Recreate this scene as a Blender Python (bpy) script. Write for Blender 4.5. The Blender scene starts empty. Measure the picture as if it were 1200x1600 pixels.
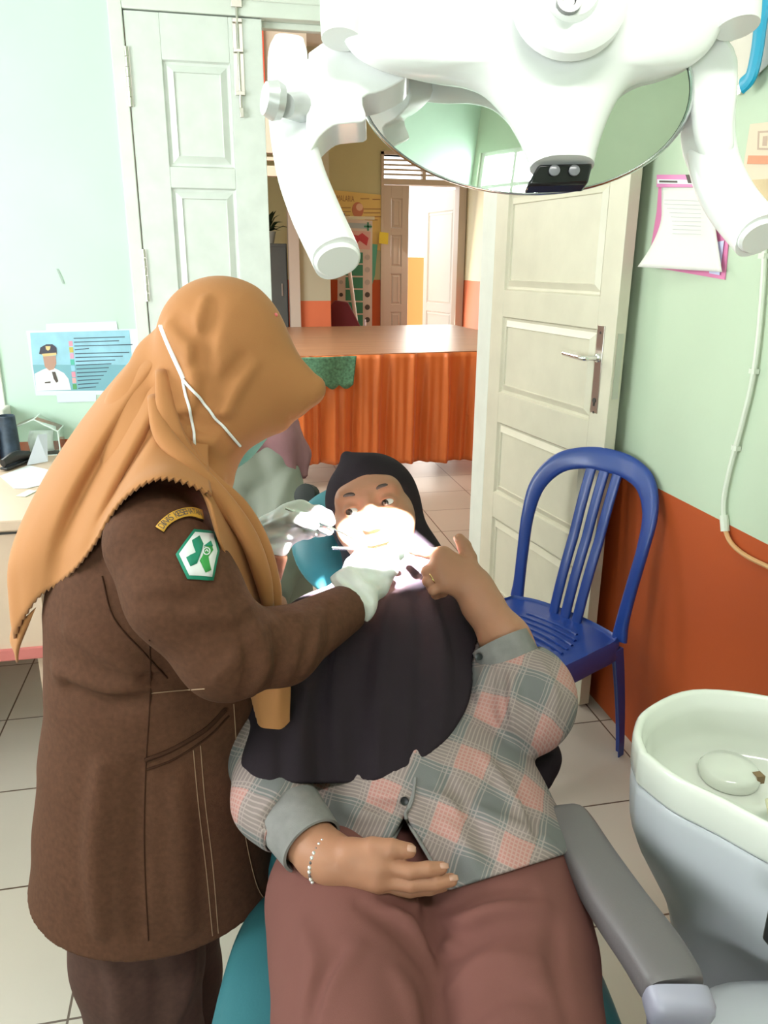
import bpy, bmesh, math, random
import numpy as np
from mathutils import Vector, Matrix
random.seed(7); RNG = np.random.default_rng(7)
SC = bpy.context.scene
COL = SC.collection
# ---------------------------------------------------------------- camera
FPX = 1200.0
PITCH, YAW, ROLL = math.radians(17.96), math.radians(11.9), math.radians(0.4)
CAM = np.array([0.0, 0.0, 1.5])
_f = np.array([math.sin(YAW)*math.cos(PITCH), math.cos(YAW)*math.cos(PITCH), -math.sin(PITCH)])
_r = np.array([math.cos(YAW), -math.sin(YAW), 0.0]); _u = np.cross(_r, _f)
AR = math.cos(ROLL)*_r + math.sin(ROLL)*_u
AU = -math.sin(ROLL)*_r + math.cos(ROLL)*_u
AF = _f
cd = bpy.data.cameras.new('camera'); cam = bpy.data.objects.new('camera', cd); COL.objects.link(cam)
cd.sensor_fit = 'HORIZONTAL'; cd.sensor_width = 36.0; cd.lens = 36.0*FPX/1200.0; cd.clip_start = 0.02; cd.clip_end = 200
M = Matrix.Identity(4)
for i in range(3):
    M[i][0] = AR[i]; M[i][1] = AU[i]; M[i][2] = -AF[i]; M[i][3] = CAM[i]
cam.matrix_world = M
SC.camera = cam
# ---------------------------------------------------------------- light
SC.view_settings.view_transform = 'Standard'; SC.view_settings.look = 'None'
SC.view_settings.gamma = 1.0; SC.view_settings.exposure = -0.05
SC.view_settings.use_curve_mapping = False
w = bpy.data.worlds.new('daylight'); SC.world = w; w.use_nodes = True
bg = w.node_tree.nodes['Background']; bg.inputs[0].default_value = (0.92, 0.97, 1.0, 1); bg.inputs[1].default_value = 3.2
def area(name, loc, target, sx, sy, power, color=(1, 1, 1), spread=180):
    l = bpy.data.lights.new(name, 'AREA'); l.shape = 'RECTANGLE'; l.size = sx; l.size_y = sy; l.energy = power; l.color = color
    l.spread = math.radians(spread)
    o = bpy.data.objects.new(name, l); COL.objects.link(o); o.location = loc
    d = Vector(target) - Vector(loc); o.rotation_euler = d.to_track_quat('-Z', 'Y').to_euler(); return o
# daylight from the rear and desk windows and hall door, plus added fills
area('window_daylight_rear', (-1.46, -2.36, 1.35), (-0.2, 3.0, 2.4), 1.0, 0.8, 62, (0.95, 0.99, 1.0), 160)
area('side_fill_light', (-2.2, 1.35, 1.75), (1.0, 2.3, 2.0), 1.6, 1.3, 62, (0.95, 1.0, 0.98), 160)  # general fill added behind an unseen side opening
area('window_daylight_desk', (-1.40, 3.2, 1.7), (-0.9, 0.5, 1.0), 1.0, 1.2, 26, (0.96, 1.0, 1.0))
area('overhead_fill_light', (0.05, -0.35, 2.95), (0.1, -0.1, 0), 1.2, 0.25, 24, (1, 0.99, 0.94))  # overhead fill added to brighten the lamp head, no fixture modelled
area('hall_fill_light', (-1.0, 5.2, 2.6), (1.6, 6.4, 0.3), 1.6, 1.2, 110, (1.0, 0.95, 0.88))  # fill added inside the hall, away from any window
area('hall_door_daylight', (2.45, 9.25, 1.5), (1.2, 5.0, 0.4), 0.6, 1.8, 22, (1.0, 0.93, 0.84))
# ---------------------------------------------------------------- placing helpers
def V(*a): return np.array(a, float)
def nrm(v): v = np.asarray(v, float); return v/np.linalg.norm(v)
def ray(x, y): return AF + AR*(x-600.0)/FPX + AU*(800.0-y)/FPX
def P(x, y, D): return CAM + ray(x, y)*D
def onX(x, y, X): d = ray(x, y); return CAM + d*(X-CAM[0])/d[0]
def onY(x, y, Y): d = ray(x, y); return CAM + d*(Y-CAM[1])/d[1]
def onZ(x, y, Z=0.0): d = ray(x, y); return CAM + d*(Z-CAM[2])/d[2]
def onPl(x, y, p, n): d = ray(x, y); return CAM + d*np.dot(np.asarray(p)-CAM, n)/np.dot(d, n)
FH = np.array([math.sin(YAW), math.cos(YAW), 0.0]); RH = np.array([math.cos(YAW), -math.sin(YAW), 0.0])
def L(lat, fh, z): return V(0, 0, z) + RH*lat + FH*fh
def px(D, n): return n*D/FPX
# ---------------------------------------------------------------- materials
MATS = {}
def mat(name, col, rough=0.6, metal=0.0, spec=0.5, var=0.0, vscale=8.0, bump=0.0, bscale=300.0, sheen=0.0, sss=0.0, coat=0.0, trans=0.0, emit=0.0, alpha=1.0, weave=None, ior=None):
    if name in MATS: return MATS[name]
    m = bpy.data.materials.new(name); m.use_nodes = True; nt = m.node_tree; b = nt.nodes['Principled BSDF']
    c = tuple(col) + (1,)
    b.inputs['Base Color'].default_value = c; b.inputs['Roughness'].default_value = rough; b.inputs['Metallic'].default_value = metal
    b.inputs['Specular IOR Level'].default_value = spec
    if sheen: b.inputs['Sheen Weight'].default_value = sheen; b.inputs['Sheen Roughness'].default_value = 0.4
    if sss: b.inputs['Subsurface Weight'].default_value = sss; b.inputs['Subsurface Radius'].default_value = (0.012, 0.005, 0.003); b.inputs['Subsurface Scale'].default_value = 0.6
    if coat: b.inputs['Coat Weight'].default_value = coat; b.inputs['Coat Roughness'].default_value = 0.1
    if trans: b.inputs['Transmission Weight'].default_value = trans
    if ior: b.inputs['IOR'].default_value = ior
    if alpha < 1: b.inputs['Alpha'].default_value = alpha
    if emit: b.inputs['Emission Color'].default_value = c; b.inputs['Emission Strength'].default_value = emit
    tc = nt.nodes.new('ShaderNodeTexCoord')
    if var:
        n = nt.nodes.new('ShaderNodeTexNoise'); n.inputs['Scale'].default_value = vscale; n.inputs['Detail'].default_value = 4
        nt.links.new(tc.outputs['Object'], n.inputs['Vector'])
        mr = nt.nodes.new('ShaderNodeMapRange'); mr.inputs[1].default_value = 0.25; mr.inputs[2].default_value = 0.75
        mr.inputs[3].default_value = 1-var; mr.inputs[4].default_value = 1+var
        nt.links.new(n.outputs['Fac'], mr.inputs[0])
        mx = nt.nodes.new('ShaderNodeVectorMath'); mx.operation = 'SCALE'; mx.inputs[0].default_value = col
        nt.links.new(mr.outputs[0], mx.inputs['Scale']); nt.links.new(mx.outputs[0], b.inputs['Base Color'])
    if bump:
        n2 = nt.nodes.new('ShaderNodeTexNoise'); n2.inputs['Scale'].default_value = bscale; n2.inputs['Detail'].default_value = 2
        nt.links.new(tc.outputs['Object'], n2.inputs['Vector'])
        bp = nt.nodes.new('ShaderNodeBump'); bp.inputs['Strength'].default_value = bump; bp.inputs['Distance'].default_value = 0.002
        nt.links.new(n2.outputs['Fac'], bp.inputs['Height']); nt.links.new(bp.outputs[0], b.inputs['Normal'])
    MATS[name] = m; return m
# ---------------------------------------------------------------- mesh helpers: geometry is (verts, faces)
def join(*gs):
    vs, fs, n = [], [], 0
    for v, f in gs:
        v = [tuple(q) for q in v]; vs += v; fs += [tuple(i+n for i in q) for q in f]; n += len(v)
    return vs, fs
def g_box(c, s, ax=None):
    c = np.asarray(c, float); s = np.asarray(s, float)/2
    ax = np.eye(3) if ax is None else np.asarray(ax, float)
    vs = [c + ax[0]*s[0]*i + ax[1]*s[1]*j + ax[2]*s[2]*k for i in (-1, 1) for j in (-1, 1) for k in (-1, 1)]
    return vs, [(0, 1, 3, 2), (4, 6, 7, 5), (0, 4, 5, 1), (2, 3, 7, 6), (0, 2, 6, 4), (1, 5, 7, 3)]
def g_bx(x0, x1, y0, y1, z0, z1): return g_box(((x0+x1)/2, (y0+y1)/2, (z0+z1)/2), (x1-x0, y1-y0, z1-z0))
def cr(pts, n):
    """Catmull-Rom through pts (rows of any width), n steps per span"""
    p = np.asarray(pts, float)
    if len(p) < 3 or n <= 1:
        if n <= 1: return p
        t = np.linspace(0, len(p)-1, n*(len(p)-1)+1); i = np.minimum(t.astype(int), len(p)-2); u = (t-i)[:, None]
        return p[i]*(1-u)+p[i+1]*u
    q = np.vstack([2*p[0]-p[1], p, 2*p[-1]-p[-2]]); out = []
    for i in range(len(p)-1):
        a, b, c, d = q[i], q[i+1], q[i+2], q[i+3]
        for k in range(n):
            t = k/n
            out.append(0.5*((2*b)+(c-a)*t+(2*a-5*b+4*c-d)*t*t+(3*b-a-3*c+d)*t**3))
    out.append(p[-1]); return np.array(out)
def g_rings(rings, closed=True, caps=True):
    rings = [np.asarray(r, float) for r in rings]; m = len(rings[0]); vs = [v for r in rings for v in r]; fs = []
    for i in range(len(rings)-1):
        for j in range(m if closed else m-1):
            k = (j+1) % m
            fs.append((i*m+j, i*m+k, (i+1)*m+k, (i+1)*m+j))
    if caps and closed:
        fs.append(tuple(range(m))[::-1]); fs.append(tuple((len(rings)-1)*m+j for j in range(m)))
    return vs, fs
def g_tube(pts, rad, n=10, smooth=1, flat=None, updir=None, caps=True):
    """tube along pts; rad scalar or per-point; flat: ratio of the second radius"""
    p = np.asarray(pts, float); r = np.full(len(p), rad, float) if np.isscalar(rad) else np.asarray(rad, float)
    if smooth > 1:
        q = cr(np.c_[p, r], smooth); p, r = q[:, :3], q[:, 3]
    t = np.gradient(p, axis=0); t /= np.linalg.norm(t, axis=1)[:, None]+1e-12
    up = V(0, 0, 1) if updir is None else nrm(updir)
    if updir is None and abs(t[0] @ up) > 0.9: up = V(1, 0, 0)
    rings = []; u = None
    for i in range(len(p)):
        if u is None or updir is not None: u = up - t[i]*(t[i] @ up)
        else: u = u - t[i]*(t[i] @ u)
        u = nrm(u); v = np.cross(t[i], u); fl = 1.0 if flat is None else flat
        rings.append([p[i]+r[i]*(math.cos(a)*v+fl*math.sin(a)*u) for a in np.linspace(0, 2*math.pi, n, endpoint=False)])
    return g_rings(rings, True, caps)
def g_lathe(prof, o, axis=(0, 0, 1), n=28, caps=True, sx=1.0, sy=1.0, ex=None):
    a = nrm(axis); e = V(1, 0, 0) if abs(a[0]) < 0.9 else V(0, 1, 0)
    if ex is not None: e = np.asarray(ex, float)
    u = nrm(e - a*(a @ e)); v = np.cross(a, u); o = np.asarray(o, float)
    return g_rings([[o+a*h+r*(math.cos(t)*u*sx+math.sin(t)*v*sy) for t in np.linspace(0, 2*math.pi, n, endpoint=False)] for r, h in prof], True, caps)
def g_prism(poly, off):
    p = [np.asarray(q, float) for q in poly]; off = np.asarray(off, float); m = len(p)
    return p+[q+off for q in p], [tuple(range(m))[::-1], tuple(range(m, 2*m))]+[(i, (i+1) % m, (i+1) % m+m, i+m) for i in range(m)]
def g_ball(c, r, n=12, ax=None):
    r = np.full(3, r, float) if np.isscalar(r) else np.asarray(r, float); ax = np.eye(3) if ax is None else np.asarray(ax)
    rings = []
    for i in range(1, n):
        th = math.pi*i/n
        rings.append([np.asarray(c)+ax.T @ (r*V(math.sin(th)*math.cos(a), math.sin(th)*math.sin(a), math.cos(th))) for a in np.linspace(0, 2*math.pi, n*2, endpoint=False)])
    return g_rings(rings)
def g_grid(net, nu=4, nv=4):
    """smooth patch through a control net [rows][cols][3]"""
    A = np.asarray(net, float); r, c, _ = A.shape
    B = cr(A.reshape(r, -1), nu).reshape(-1, c, 3)
    Cc = np.array([cr(B[i], nv) for i in range(len(B))])
    m = Cc.shape[1]
    return [tuple(q) for q in Cc.reshape(-1, 3)], [(i*m+j, i*m+j+1, (i+1)*m+j+1, (i+1)*m+j) for i in range(len(Cc)-1) for j in range(m-1)]
def obj(name, g, m, parent=None, smooth=True, bevel=0, bseg=2, angle=35, solid=0, soff=0.0, subsurf=0):
    me = bpy.data.meshes.new(name); me.from_pydata([tuple(map(float, v)) for v in g[0]], [], [tuple(map(int, f)) for f in g[1]])
    if m is not None: me.materials.append(m)
    bm = bmesh.new(); bm.from_mesh(me); bmesh.ops.recalc_face_normals(bm, faces=bm.faces) if len(bm.faces) < 60000 else None; bm.to_mesh(me); bm.free()
    if smooth:
        me.shade_smooth()
        if angle < 180: me.set_sharp_from_angle(angle=math.radians(angle))
    o = bpy.data.objects.new(name, me); COL.objects.link(o)
    if solid:
        s = o.modifiers.new('solid', 'SOLIDIFY'); s.thickness = solid; s.offset = soff
    if bevel:
        b = o.modifiers.new('bevel', 'BEVEL'); b.width = bevel; b.segments = bseg; b.limit_method = 'ANGLE'; b.angle_limit = math.radians(40)
    if subsurf:
        s = o.modifiers.new('sub', 'SUBSURF'); s.levels = subsurf; s.render_levels = subsurf
    if parent is not None: attach(o, parent)
    return o
def attach(o, parent):
    o.parent = parent
    o.matrix_parent_inverse = Matrix.Translation(-parent.location) if parent.parent is None else Matrix.Identity(4)
def tag(o, label, cat, group=None):
    o['label'] = label; o['category'] = cat
    if group: o['group'] = group
    return o
def thing(name, label, cat, loc, group=None):
    o = bpy.data.objects.new(name, None); COL.objects.link(o); o.location = tuple(map(float, loc)); o.empty_display_size = 0.05
    return tag(o, label, cat, group)
def struct(name, g, m, **k):
    o = obj(name, g, m, **k); o['kind'] = 'structure'; return o
def text(name, s, o3, ux, uy, h, m, parent=None, align='CENTER', depth=0.0006, width=None):
    """lettering: string s centred at o3, letter height h, reading direction ux, up uy"""
    cu = bpy.data.curves.new(name, 'FONT'); cu.body = s; cu.size = 1.0; cu.align_x = align; cu.align_y = 'CENTER'; cu.extrude = 0.0
    t = bpy.data.objects.new(name+'_tmp', cu); COL.objects.link(t); dg = bpy.context.evaluated_depsgraph_get()
    me = bpy.data.meshes.new_from_object(t.evaluated_get(dg)); bpy.data.objects.remove(t)
    co = np.empty(len(me.vertices)*3); me.vertices.foreach_get('co', co); co = co.reshape(-1, 3)
    wd = co[:, 0].max()-co[:, 0].min(); sc = h/0.72; sx = sc if width is None else width/wd
    ux, uy = nrm(ux), nrm(uy); n = np.cross(ux, uy)
    w3 = np.asarray(o3)+co[:, :1]*sx*ux+co[:, 1:2]*sc*uy+n*depth
    me.vertices.foreach_set('co', w3.ravel()); me.materials.clear(); me.materials.append(m); me.update(); me.name = name
    o = bpy.data.objects.new(name, me); COL.objects.link(o)
    if parent is not None: attach(o, parent)
    return o
# ---------------------------------------------------------------- implicit surfaces for bodies and cloth
def smin(a, b, k):
    if k <= 0: return np.minimum(a, b)
    h = np.clip(0.5+0.5*(b-a)/k, 0, 1); return b*(1-h)+a*h-k*h*(1-h)
def smax(a, b, k): return -smin(-a, -b, k)
def s_cap(a, b, ra, rb, dd=None, dr=1.0):
    """tapered capsule; dd/dr: squashed (dr<1) or stretched (dr>1) along direction dd"""
    a, b = np.asarray(a, float), np.asarray(b, float)
    if dd is not None: dd = nrm(dd)
    def f(p):
        q = p-a; ab = b-a
        if dd is not None:
            q = q+np.outer(q @ dd, dd)*(1/dr-1); ab = ab+dd*(ab @ dd)*(1/dr-1)
        h = np.clip(q @ ab/max(ab @ ab, 1e-12), 0, 1)
        d = np.linalg.norm(q-h[:, None]*ab, axis=1)-(ra+(rb-ra)*h)
        return d*min(1.0, dr) if dd is not None else d
    return f
def s_ell(c, r, ax=None):
    c = np.asarray(c, float); r = np.asarray(r, float); ax = np.eye(3) if ax is None else np.asarray(ax, float)
    def f(p):
        q = (p-c) @ ax.T; k0 = np.linalg.norm(q/r, axis=1); k1 = np.linalg.norm(q/(r*r), axis=1)
        return np.where(k1 > 1e-9, k0*(k0-1)/np.maximum(k1, 1e-9), -min(r))
    return f
def s_chain(st, k=0.0, dd=None, dr=1.0):
    """st: list of (point, radius)"""
    fs = [s_cap(st[i][0], st[i+1][0], st[i][1], st[i+1][1], dd, dr) for i in range(len(st)-1)]
    return s_uni(k, *fs) if len(fs) > 1 else fs[0]
def s_uni(k, *fs):
    def f(p):
        d = fs[0](p)
        for g in fs[1:]: d = smin(d, g(p), k)
        return d
    return f
def s_sub(k, a, b): return lambda p: smax(a(p), -b(p), k)
def s_int(k, a, b): return lambda p: smax(a(p), b(p), k)
def s_off(a, t): return lambda p: a(p)-t
def s_pl(o, n):
    o, n = np.asarray(o, float), nrm(n); return lambda p: (p-o) @ n
def s_bound(f, c, R):
    c = np.asarray(c, float)
    def g(p):
        d = np.linalg.norm(p-c, axis=1)-R; out = d+0.03; m = d < 0.03
        if m.any(): out[m] = f(p[m])
        return out
    return g
def hit(f, x, y, D0=0.3, D1=3.0, it=90, iso=0.0):
    """the first surface of f seen along the ray through a picture point"""
    d = ray(x, y); ln = np.linalg.norm(d); D = D0
    for _ in range(it):
        v = float(f((CAM+d*D)[None])[0])-iso
        if abs(v) < 2e-4: break
        D += 0.7*v/ln
        if D > D1: return None
    return CAM+d*D
def grad(f, p, e=1e-3):
    p = np.asarray(p, float); q = np.array([p+e*V(*r) for r in np.eye(3)]+[p-e*V(*r) for r in np.eye(3)]); v = f(q)
    return nrm(v[:3]-v[3:])
def lay(f, pts, n=4, lift=0.0, D0=0.3):
    """a picture polyline laid onto the surface of f"""
    out = []
    for q in cr(pts, n):
        h = hit(f, q[0], q[1], D0)
        if h is not None: out.append(h+(grad(f, h)*lift if lift else 0))
    return out
def folds(f, lines, k=0.012):
    """lines: (polyline, radius, depth sign) raised or sunk on f"""
    add, subt = [], []
    for pts, r, s in lines:
        q = lay(f, pts, 4, -r*0.35 if s > 0 else r*0.35)
        if len(q) < 2: continue
        m = len(q); rr = [r*(0.35+0.65*math.sin(math.pi*(i+0.5)/m)) for i in range(m)]
        g = s_chain([(q[i], rr[i]) for i in range(m)])
        q = np.array(q); g = s_bound(g, q.mean(0), np.linalg.norm(q-q.mean(0), axis=1).max()+r+0.02)
        (add if s > 0 else subt).append(g)
    def h(p):
        d = f(p)
        for g in add: d = smin(d, g(p), k)
        for g in subt: d = smax(d, -g(p), k)
        return d
    return h
def net_mesh(f, lo, hi, h, B=12):
    """sparse surface nets: returns verts, quads"""
    lo = np.asarray(lo, float); hi = np.asarray(hi, float); nb = np.ceil((hi-lo)/(h*B)).astype(int)
    idx = np.stack(np.meshgrid(*[np.arange(n) for n in nb], indexing='ij'), -1).reshape(-1, 3)
    cen = lo+(idx+0.5)*h*B; val = np.concatenate([f(cen[i:i+40000]) for i in range(0, len(cen), 40000)])
    act = idx[np.abs(val) < h*B*0.87*1.5+0.004]
    N = nb*B+2; g = np.arange(B+1); off = np.stack(np.meshgrid(g, g, g, indexing='ij'), -1).reshape(-1, 3)
    gid = lambda c: ((c[..., 0]+1)*N[1]+c[..., 1]+1)*N[2]+c[..., 2]+1
    ids, pos, quads = [], [], []
    co8 = [(i, j, k) for i in (0, 1) for j in (0, 1) for k in (0, 1)]
    ed = [(a, b) for a in co8 for b in co8 if sum(b)-sum(a) == 1 and all(y >= x for x, y in zip(a, b))]
    for s in range(0, len(act), 48):
        blk = act[s:s+48]; base = blk*B
        pts = lo+(base[:, None, :]+off[None])*h
        v = f(pts.reshape(-1, 3)).reshape(len(blk), B+1, B+1, B+1); ins = v < 0
        sl = lambda a, o: a[:, o[0]:o[0]+B, o[1]:o[1]+B, o[2]:o[2]+B]
        cnt = np.zeros((len(blk), B, B, B)); acc = np.zeros((len(blk), B, B, B, 3))
        for a, b in ed:
            va, vb = sl(v, a), sl(v, b); x = sl(ins, a) != sl(ins, b)
            t = np.where(x, va/np.where(va-vb == 0, 1, va-vb), 0); cnt += x
            for ax in range(3): acc[..., ax] += np.where(x, a[ax]+(b[ax]-a[ax])*t, 0)
        bi, i, j, k = np.nonzero(cnt); c = base[bi]+np.stack([i, j, k], 1)
        ids.append(gid(c)); pos.append(lo+(c+acc[bi, i, j, k]/cnt[bi, i, j, k][:, None])*h)
        for ax in range(3):
            e = [0, 0, 0]; e[ax] = 1
            A, Bv = sl(ins, (0, 0, 0)), sl(ins, tuple(e)); bi, i, j, k = np.nonzero(A != Bv)
            c = base[bi]+np.stack([i, j, k], 1); o1, o2 = np.zeros(3, int), np.zeros(3, int); o1[(ax+1) % 3] = 1; o2[(ax+2) % 3] = 1
            q = np.stack([gid(c), gid(c-o1), gid(c-o1-o2), gid(c-o2)], 1); fl = ~A[bi, i, j, k]
            q[fl] = q[fl][:, ::-1]; quads.append(q)
    ids = np.concatenate(ids); pos = np.concatenate(pos); quads = np.concatenate(quads)
    u, first = np.unique(ids, return_index=True); pos = pos[first]
    m = np.searchsorted(u, quads); m = np.minimum(m, len(u)-1); ok = (u[m] == quads).all(1)
    return pos, m[ok]
def sobj(name, f, lo, hi, h, m, parent=None, relax=1, extra=None):
    v, q = net_mesh(f, lo, hi, h)
    for _ in range(relax):
        acc = np.zeros_like(v); cn = np.zeros(len(v))
        for a, b in ((0, 1), (1, 2), (2, 3), (3, 0)):
            np.add.at(acc, q[:, a], v[q[:, b]]); np.add.at(cn, q[:, a], 1)
        ok = cn > 0; v[ok] = 0.5*v[ok]+0.5*acc[ok]/cn[ok][:, None]
    if extra is not None: v = extra(v)
    me = bpy.data.meshes.new(name); me.vertices.add(len(v)); me.vertices.foreach_set('co', v.ravel())
    me.loops.add(q.size); me.loops.foreach_set('vertex_index', q.ravel().astype(np.int32))
    me.polygons.add(len(q)); me.polygons.foreach_set('loop_start', np.arange(0, q.size, 4, dtype=np.int32)); me.polygons.foreach_set('loop_total', np.full(len(q), 4, np.int32))
    me.update(); me.validate(); me.materials.append(m); me.shade_smooth()
    o = bpy.data.objects.new(name, me); COL.objects.link(o)
    if parent is not None: attach(o, parent)
    return o
# ================================================================= the setting
def mat_wall(name, top, bot, z, rough=0.55, var=0.035):
    m = mat(name, top, rough, var=var, vscale=3.0, bump=0.12, bscale=60); nt = m.node_tree; b = nt.nodes['Principled BSDF']
    tc = [n for n in nt.nodes if n.type == 'TEX_COORD'][0]
    sp = nt.nodes.new('ShaderNodeSeparateXYZ'); nt.links.new(tc.outputs['Object'], sp.inputs[0])
    cm = nt.nodes.new('ShaderNodeMath'); cm.operation = 'LESS_THAN'; cm.inputs[1].default_value = z; nt.links.new(sp.outputs['Z'], cm.inputs[0])
    sc = [n for n in nt.nodes if n.type == 'VECT_MATH'][0]
    mix = nt.nodes.new('ShaderNodeMix'); mix.data_type = 'VECTOR'; mix.inputs[4].default_value = top; mix.inputs[5].default_value = bot
    nt.links.new(cm.outputs[0], mix.inputs[0]); nt.links.new(mix.outputs[1], sc.inputs[0]); return m
GREEN = (0.50, 0.60, 0.45); ORANGE = (0.43, 0.070, 0.010)
m_wall = mat_wall('wall_paint', GREEN, ORANGE, 0.866)
m_wallb = mat_wall('wall_paint_window_lit', (0.57, 0.76, 0.64), ORANGE, 0.866)  # same paint as the right wall, lightened in colour for the window light
m_rear = mat_wall('wall_paint_plain', GREEN, GREEN, 0.866)
m_wallm = mat_wall('wall_paint_window_lit_plain', (0.57, 0.76, 0.64), (0.57, 0.76, 0.64), 0.866)  # the window-lightened copy again, without the orange band
m_hall = mat_wall('hall_paint', (0.60, 0.58, 0.34), (0.62, 0.12, 0.03), 1.31)
m_pil = mat_wall('pilaster_paint', (0.58, 0.57, 0.44), (0.85, 0.22, 0.10), 1.13)
m_ret = mat_wall('hall_return_lit_paint', (0.85, 0.78, 0.50), (0.80, 0.20, 0.08), 1.31)  # hall paint brightened and yellowed, the light on this wall put into its colour
m_ceil = mat('ceiling_white', (0.85, 0.86, 0.82), 0.8)
m_white = mat('door_white', (0.70, 0.74, 0.70), 0.42, var=0.07, vscale=14, bump=0.2, bscale=35)
m_cream = mat('door_cream', (0.64, 0.60, 0.48), 0.4, var=0.05, vscale=9, bump=0.25, bscale=40)
m_trim = mat('frame_white', (0.72, 0.76, 0.70), 0.45, var=0.05, vscale=10)
m_steel = mat('brushed_steel', (0.62, 0.58, 0.54), 0.28, 1.0)
m_chrome = mat('chrome', (0.8, 0.8, 0.8), 0.12, 1.0)
m_dark = mat('dark_gap', (0.05, 0.045, 0.04), 0.7)
def mat_tiles():
    m = mat('floor_tiles', (0.5, 0.45, 0.4), 0.3); nt = m.node_tree; b = nt.nodes['Principled BSDF']
    tc = [n for n in nt.nodes if n.type == 'TEX_COORD'][0]
    mp = nt.nodes.new('ShaderNodeMapping'); mp.inputs['Location'].default_value = (-0.01, -0.1, 0); nt.links.new(tc.outputs['Object'], mp.inputs[0])
    br = nt.nodes.new('ShaderNodeTexBrick'); br.offset = 0; br.squash = 1; br.inputs['Scale'].default_value = 1.0
    br.inputs['Brick Width'].default_value = 0.4; br.inputs['Row Height'].default_value = 0.4; br.inputs['Mortar Size'].default_value = 0.0028; br.inputs['Mortar Smooth'].default_value = 0.15
    br.inputs['Color1'].default_value = (0.52, 0.465, 0.40, 1); br.inputs['Color2'].default_value = (0.49, 0.445, 0.385, 1); br.inputs['Mortar'].default_value = (0.10, 0.065, 0.045, 1); br.inputs['Bias'].default_value = 0
    nt.links.new(mp.outputs[0], br.inputs['Vector'])
    ns = nt.nodes.new('ShaderNodeTexNoise'); ns.inputs['Scale'].default_value = 2.5; ns.inputs['Detail'].default_value = 5; nt.links.new(tc.outputs['Object'], ns.inputs['Vector'])
    mr = nt.nodes.new('ShaderNodeMapRange'); mr.inputs[3].default_value = 0.9; mr.inputs[4].default_value = 1.1; nt.links.new(ns.outputs['Fac'], mr.inputs[0])
    mx = nt.nodes.new('ShaderNodeVectorMath'); mx.operation = 'SCALE'; nt.links.new(br.outputs['Color'], mx.inputs[0]); nt.links.new(mr.outputs[0], mx.inputs['Scale'])
    nt.links.new(mx.outputs[0], b.inputs['Base Color'])
    bp = nt.nodes.new('ShaderNodeBump'); bp.inputs['Strength'].default_value = 0.4; bp.inputs['Distance'].default_value = 0.002; bp.invert = True
    nt.links.new(br.outputs['Fac'], bp.inputs['Height']); nt.links.new(bp.outputs[0], b.inputs['Normal']); return m
struct('floor', g_bx(-3.2, 3.0, -2.2, 9.5, -0.1, 0), mat_tiles())
WX = 1.254; WY = 3.0; HT = 3.2
struct('ceiling', g_bx(-2.15, 1.4, -2.3, 3.15, HT, HT+0.1), m_ceil)
struct('wall_right', g_bx(WX, WX+0.15, -2.2, 3.15, 0, HT), m_wall)
# back wall: door opening X -0.25..1.055, Z 0..2.285; window opening X -1.95..-0.80, Z 1.0..2.35
DX0, DX1, DZ = -0.252, 1.06, 2.283
wx0, wx1, wz0, wz1 = -1.95, -0.825, 1.0, 2.35
struct('wall_back', join(g_bx(-2.15, wx0, WY, WY+.15, 0, HT), g_bx(wx0, wx1, WY, WY+.15, 0, wz0), g_bx(wx0, wx1, WY, WY+.15, wz1, HT),
    g_bx(wx1, DX0-0.045, WY, WY+.15, 0, HT), g_bx(DX0-0.045, DX1+.045, WY, WY+.15, DZ+.075, HT), g_bx(DX1+.045, WX, WY, WY+.15, 0, HT)), m_wallb, smooth=False)
# left wall with an unseen side window added for the side fill, rear wall with the four-pane window that the lamp mirrors
struct('wall_left', join(g_bx(-2.15, -2.0, -2.3, 0.6, 0, HT), g_bx(-2.15, -2.0, 2.1, WY, 0, HT), g_bx(-2.15, -2.0, 0.6, 2.1, 0, 1.1), g_bx(-2.15, -2.0, 0.6, 2.1, 2.4, HT)), m_wallm, smooth=False)
RW = dict(x0=-1.93, x1=-1.0, z0=.97, z1=1.72)
struct('wall_rear', join(g_bx(-2.15, RW['x0'], -2.3, -2.15, 0, HT), g_bx(RW['x1'], 1.4, -2.3, -2.15, 0, HT), g_bx(RW['x0'], RW['x1'], -2.3, -2.15, 0, RW['z0']), g_bx(RW['x0'], RW['x1'], -2.3, -2.15, RW['z1'], HT)), m_rear, smooth=False)
def window(name, x0, x1, z0, z1, y, t, nx, nz, axis='y'):
    fr = []
    w = 0.05
    B = (lambda a, b, c, d, e, f: g_bx(a, b, c, d, e, f)) if axis == 'y' else (lambda a, b, c, d, e, f: g_bx(c, d, a, b, e, f))
    for a, b, c, d in ((x0, x0+w, z0, z1), (x1-w, x1, z0, z1), (x0+w, x1-w, z0, z0+w), (x0+w, x1-w, z1-w, z1)): fr.append(B(a, b, y, y+t, c, d))
    for i in range(1, nx): fr.append(B(x0+(x1-x0)*i/nx-.02, x0+(x1-x0)*i/nx+.02, y+.005, y+t-.005, z0+w, z1-w))
    for i in range(1, nz): fr.append(B(x0+w, x1-w, y+.008, y+t-.008, z0+(z1-z0)*i/nz-.02, z0+(z1-z0)*i/nz+.02))
    r = struct(name, join(*fr), m_trim, bevel=0.003)
    return r
window('window_1', wx0, wx1, wz0, wz1, WY+0.03, 0.06, 2, 1)
window('window_2', RW['x0'], RW['x1'], RW['z0'], RW['z1'], -2.25, 0.06, 2, 2)
window('window_3', 0.6, 2.1, 1.1, 2.4, -2.1, 0.06, 2, 1, 'x')  # out-of-view opening added for the side fill
struct('trim_1', join(g_bx(wx1-0.005, wx1+0.05, WY-0.012, WY, 0.95, wz1+.06), g_bx(wx0-.05, wx1-0.005, WY-.012, WY, wz1, wz1+.06)), m_trim, bevel=0.003)
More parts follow.
